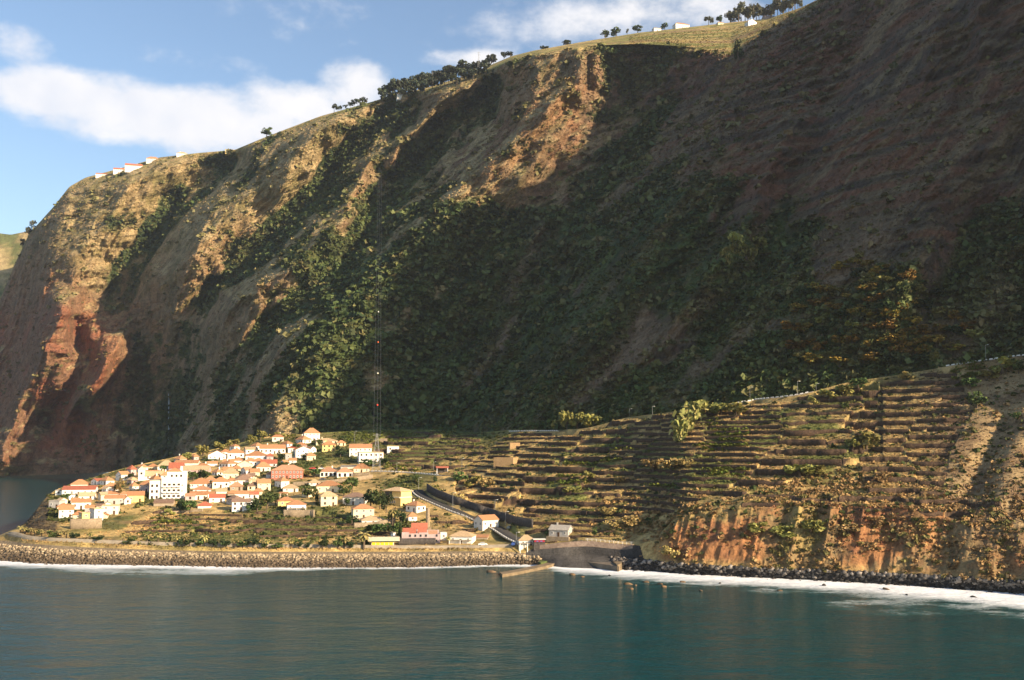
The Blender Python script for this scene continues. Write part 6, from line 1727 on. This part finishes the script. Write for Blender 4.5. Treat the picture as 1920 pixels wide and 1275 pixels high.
for py_, col_, lab in ((585,(.75,.75,.72),'highest white marker ball on the middle power cable'),(642,(.75,.16,.05),'upper orange marker ball on the middle power cable'),(700,(.78,.76,.6),'lower white marker ball on the middle power cable'),(759,(.75,.08,.05),'lowest red marker ball on the middle power cable')):
    best = None
    for t in np.linspace(0, 1, 400):
        q = topA.lerp(topB, t); q.z -= 22*4*t*(1-t)*.5
        e = (q.z-CAMZ)/q.y; y_ = pix(q.x/q.y, e)[1]
        if best is None or abs(y_-py_) < best[0]: best = (abs(y_-py_), q)
    o = mobj('marker_ball', np_mesh('marker_ball', IV2*.65, None, IT2, smooth=True, mats=[plain('marker '+lab[:12], col_, var=.1)]), loc=best[1]); tag(o, lab, 'marker ball', 'marker balls on the cable')
def lamp(px, py, h, label, p=None):
    p = p if p is not None else ground_px(px, py); s = p[1]/F; root = empty('street_lamp', p, random.uniform(-.4, .4)); H_ = h*s
    MB().bar((0, 0, -1), (0, 0, H_), .09, .06, 6).obj('pole', m_metal, root)
    a = MB().bar((0, 0, H_), (1.2, 0, H_+.15), .08).obj('arm', m_metal, root); MB().box(.9, 1.7, -.18, .18, H_+.05, H_+.22).obj('lamp_head', m_whitep, a)
    tag(root, label, 'street lamp', 'street lamps')
for x, y, h, lab in [(928,966,28,'lamp post on the coast road left of the orange gable house'),(948,984,24,'lamp post beside the orange gable house'),(968,1023,24,'lamp post in the car park beside the small balcony house'),(849,955,30,'lamp post halfway up the coast road'),(785,918,22,'lamp post at the coast road bend'),(744,884,16,'lamp post on the upper road right of the pylon'),(813,884,18,'lamp post left of the red roofed shelter'),(866,878,18,'lamp post right of the red roofed shelter'),(1223,776,15,'third lamp post on the shaded hill road'),(1180,781,15,'second lamp post on the shaded hill road'),(1113,789,12,'first lamp post on the shaded hill road'),(1407,752,26,'lamp post at the start of the middle white parapet'),(1496,734,26,'lamp post at the end of the middle white parapet'),(1531,730,13,'short lamp post right of the middle parapet'),(1848,672,30,'lamp post beside the right white parapet'),(665,829,20,'pole at the top of the village in front of the banana plots')]:
    lamp(x, y, h, lab)
# cars
def car_mesh(col, name):
    prof = [(-2.1,.35),(-2.1,.85),(-1.9,.95),(-1.2,1.0),(-.75,1.48),(.75,1.5),(1.35,1.0),(2.0,.88),(2.15,.6),(2.15,.35)]
    mb = MB(); n = len(prof)
    vs = [(x, -.82+(.14 if z > 1.2 else 0), z) for x, z in prof]+[(x, .82-(.14 if z > 1.2 else 0), z) for x, z in prof]
    mb.add(vs, [tuple(range(n)), tuple(range(2*n-1, n-1, -1))]+[(i, n+i, n+(i+1) % n, (i+1) % n) for i in range(n)])
    return mb.mesh('body', plain(name, col, rough=.35, var=.05, spec=.5))
ME_WH = MB().bar((0, -.11, 0), (0, .11, 0), .33, n=10).mesh('wheel', plain('tyre', (.02,.02,.02)))
ME_HUB = MB().bar((0, -.125, 0), (0, .125, 0), .18, n=8).mesh('rim', m_metal)
def car(px, py, col, cname, yaw, label):
    p = ground_px(px, py); root = empty('parked_car', (p[0], p[1], p[2]+.02), math.radians(yaw))
    mobj('body', car_mesh(col, cname), root)
    for sgn in (-1, 1): MB().add([(-1.1,sgn*.76,1.02),(1.2,sgn*.80,1.02),(.72,sgn*.70,1.42),(-.72,sgn*.70,1.42),(-1.1,sgn*.84,1.02),(1.2,sgn*.84,1.02),(.72,sgn*.72,1.42),(-.72,sgn*.72,1.42)], [(0,1,2,3),(7,6,5,4),(0,4,5,1),(1,5,6,2),(2,6,7,3),(3,7,4,0)]).obj('side_window', m_glass, root)
    for sx in (-1.3, 1.35):
        for sy in (-.75, .75):
            w_ = mobj('wheel', ME_WH, root, (sx, sy, .33)); mobj('rim', ME_HUB, w_)
    for sy in (-.55, .55): MB().box(2.1, 2.19, sy-.15, sy+.15, .62, .76).obj('headlight', m_whitep, root)
    tag(root, label, 'car', 'parked cars')
car(905, 1023, (.8,.8,.78), 'white car paint', 8, 'white car parked at the left end of the car park')
car(963, 1023, (.05,.10,.30), 'blue car paint', 80, 'dark blue car beside the car park lamp post')
car(955, 992, (.06,.08,.09), 'dark car paint', 70, 'dark car parked at the foot of the orange gable house')
car(605, 900, (.09,.09,.10), 'charcoal car paint', 6, 'charcoal car parked on top of the long rubble wall')
car(586, 880, (.55,.06,.05), 'red car paint', 4, 'red car on the upper road behind the red mansion')
car(603, 880, (.75,.75,.73), 'pale car paint', 4, 'pale car behind the red one on the upper road')
car(626, 881, (.10,.11,.13), 'slate car paint', 4, 'dark slate car on the upper road above the schools')
# thin waterfall in the left gully
q = [MT.hit(317, y) for y in np.linspace(738, 824, 30)]; q = np.array([p for p in q if p is not None]); q[:, 1] -= 1.0
n = len(q); V = np.concatenate([q+[-1.1, 0, 0], q+[1.1, 0, 0], q+[1.1, .8, 0], q+[-1.1, .8, 0]]); i0 = np.arange(n-1)
Q = np.concatenate([np.stack([r_*n+i0, r_*n+i0+1, ((r_+1) % 4)*n+i0+1, ((r_+1) % 4)*n+i0], 1) for r_ in range(4)])
tag(mobj('waterfall', np_mesh('waterfall', V, Q, mats=[plain('falling water', (.30,.36,.38), rough=.4)])), 'thin pale waterfall in the shaded gully behind the village', 'waterfall')
# ================================================================= HAZE
mb = MB(); mb.box(-5200, 4200, -300, 5200, -9, 900)
m = bpy.data.materials.new('sea haze'); m.use_nodes = True; nt = m.node_tree
for n_ in list(nt.nodes):
    if n_.type == 'BSDF_PRINCIPLED': nt.nodes.remove(n_)
pv = node(nt, 'ShaderNodeVolumePrincipled'); pv.inputs['Color'].default_value = (.80, .88, 1, 1); pv.inputs['Density'].default_value = HAZE; pv.inputs['Anisotropy'].default_value = .35
nt.links.new(pv.outputs[0], nt.nodes['Material Output'].inputs['Volume'])
if HAZE > 0: tag(mb.obj('haze', m), kind='stuff')
# ================================================================= CAMERA, LIGHT, SKY
cam = bpy.data.cameras.new('camera'); co = bpy.data.objects.new('camera', cam); COL.objects.link(co)
co.location = (0, 0, CAMZ); co.rotation_euler = (math.pi/2+PITCH, 0, 0)
cam.sensor_width = 36; cam.lens = 36*F/W; cam.clip_end = 12000; cam.clip_start = .5
sc.camera = co
sl = bpy.data.lights.new('sun', 'SUN'); so = bpy.data.objects.new('sun', sl); COL.objects.link(so)
sl.energy = 5.0; sl.angle = math.radians(.5); sl.color = (1, .79, .54)
so.rotation_euler = Vector(SUN).to_track_quat('Z', 'Y').to_euler()
w = bpy.data.worlds.new('World'); sc.world = w; w.use_nodes = True
nt = w.node_tree; L = nt.links
bg = nt.nodes['Background']
sky = node(nt, 'ShaderNodeTexSky', sky_type='NISHITA', sun_disc=False)
sky.sun_elevation = SUN_EL; sky.sun_rotation = math.atan2(SUN[0], SUN[1])
sky.air_density = 1.0; sky.dust_density = .6; sky.ozone_density = 1.5
bg.inputs['Strength'].default_value = .09
tc = node(nt, 'ShaderNodeTexCoord')
# clouds: soft banks placed by direction, edges broken by noise
def skydir(px, py):
    a, e = ae(px, py); v_ = Vector((float(a), 1, float(e))); v_.normalize(); return v_
sepd = node(nt, 'ShaderNodeVectorMath', operation='NORMALIZE'); L.new(tc.outputs['Generated'], sepd.inputs[0])
nz = node(nt, 'ShaderNodeTexNoise', Scale=15.0, Detail=9.0, Roughness=.61)
mpz = node(nt, 'ShaderNodeMapping'); mpz.inputs['Scale'].default_value = (1, 1, 1.7); L.new(sepd.outputs[0], mpz.inputs['Vector']); L.new(mpz.outputs[0], nz.inputs['Vector'])
tot = None
for (px, py, rx, ry, wgt) in CLOUDS:
    c_ = skydir(px, py); h_ = Vector((c_.y, -c_.x, 0)).normalized(); u_ = h_.cross(c_)
    dv = node(nt, 'ShaderNodeVectorMath', operation='SUBTRACT'); dv.inputs[1].default_value = c_; L.new(sepd.outputs[0], dv.inputs[0])
    ds = []
    for ax, rr in ((h_, rx/F), (u_, ry/F)):
        dt = node(nt, 'ShaderNodeVectorMath', operation='DOT_PRODUCT'); dt.inputs[1].default_value = ax/rr; L.new(dv.outputs[0], dt.inputs[0])
        sq = node(nt, 'ShaderNodeMath', operation='POWER'); sq.inputs[1].default_value = 2.0
        ab = node(nt, 'ShaderNodeMath', operation='ABSOLUTE'); L.new(dt.outputs['Value'], ab.inputs[0]); L.new(ab.outputs[0], sq.inputs[0]); ds.append(sq)
    sm_ = node(nt, 'ShaderNodeMath', operation='ADD'); L.new(ds[0].outputs[0], sm_.inputs[0]); L.new(ds[1].outputs[0], sm_.inputs[1])
    g = node(nt, 'ShaderNodeMath', operation='MULTIPLY_ADD'); g.inputs[1].default_value = -wgt; g.inputs[2].default_value = wgt; L.new(sm_.outputs[0], g.inputs[0]); g.use_clamp = False
    mx_ = node(nt, 'ShaderNodeMath', operation='MAXIMUM'); mx_.inputs[1].default_value = -1.0; L.new(g.outputs[0], mx_.inputs[0])
    if tot is None: tot = mx_
    else:
        t2 = node(nt, 'ShaderNodeMath', operation='SMOOTH_MAX'); t2.inputs[2].default_value = .3; L.new(tot.outputs[0], t2.inputs[0]); L.new(mx_.outputs[0], t2.inputs[1]); tot = t2
nn = node(nt, 'ShaderNodeMath', operation='MULTIPLY_ADD'); nn.inputs[1].default_value = 2.3; nn.inputs[2].default_value = -1.15; L.new(nz.outputs['Fac'], nn.inputs[0])
sd_ = node(nt, 'ShaderNodeMath', operation='ADD'); L.new(nn.outputs[0], sd_.inputs[0]); L.new(tot.outputs[0], sd_.inputs[1])
cf = node(nt, 'ShaderNodeMapRange', interpolation_type='SMOOTHSTEP'); cf.inputs['From Min'].default_value = -.10; cf.inputs['From Max'].default_value = .85; cf.inputs['To Max'].default_value = .92; L.new(sd_.outputs[0], cf.inputs['Value'])
nz2 = node(nt, 'ShaderNodeTexNoise', Scale=9.0, Detail=5.0, Roughness=.5); L.new(sepd.outputs[0], nz2.inputs['Vector'])
cc = node(nt, 'ShaderNodeMix', data_type='RGBA'); cc.inputs[6].default_value = (*CLOUD_LO, 1); cc.inputs[7].default_value = (*CLOUD_HI, 1)
cr2 = node(nt, 'ShaderNodeMapRange'); cr2.inputs['From Min'].default_value = .35; cr2.inputs['From Max'].default_value = .65; L.new(nz2.outputs['Fac'], cr2.inputs['Value']); L.new(cr2.outputs[0], cc.inputs[0])
mxs = node(nt, 'ShaderNodeMix', data_type='RGBA'); L.new(cf.outputs[0], mxs.inputs[0]); L.new(sky.outputs[0], mxs.inputs[6]); L.new(cc.outputs[2], mxs.inputs[7])
L.new(mxs.outputs[2], bg.inputs['Color'])
sc.view_settings.view_transform = 'Standard'; sc.view_settings.look = 'None'; sc.view_settings.gamma = 1
sc.view_settings.exposure = EXPO
sc.cycles.max_bounces = 6; sc.cycles.diffuse_bounces = 3; sc.cycles.glossy_bounces = 3; sc.cycles.volume_bounces = 0
sc.cycles.use_denoising = True
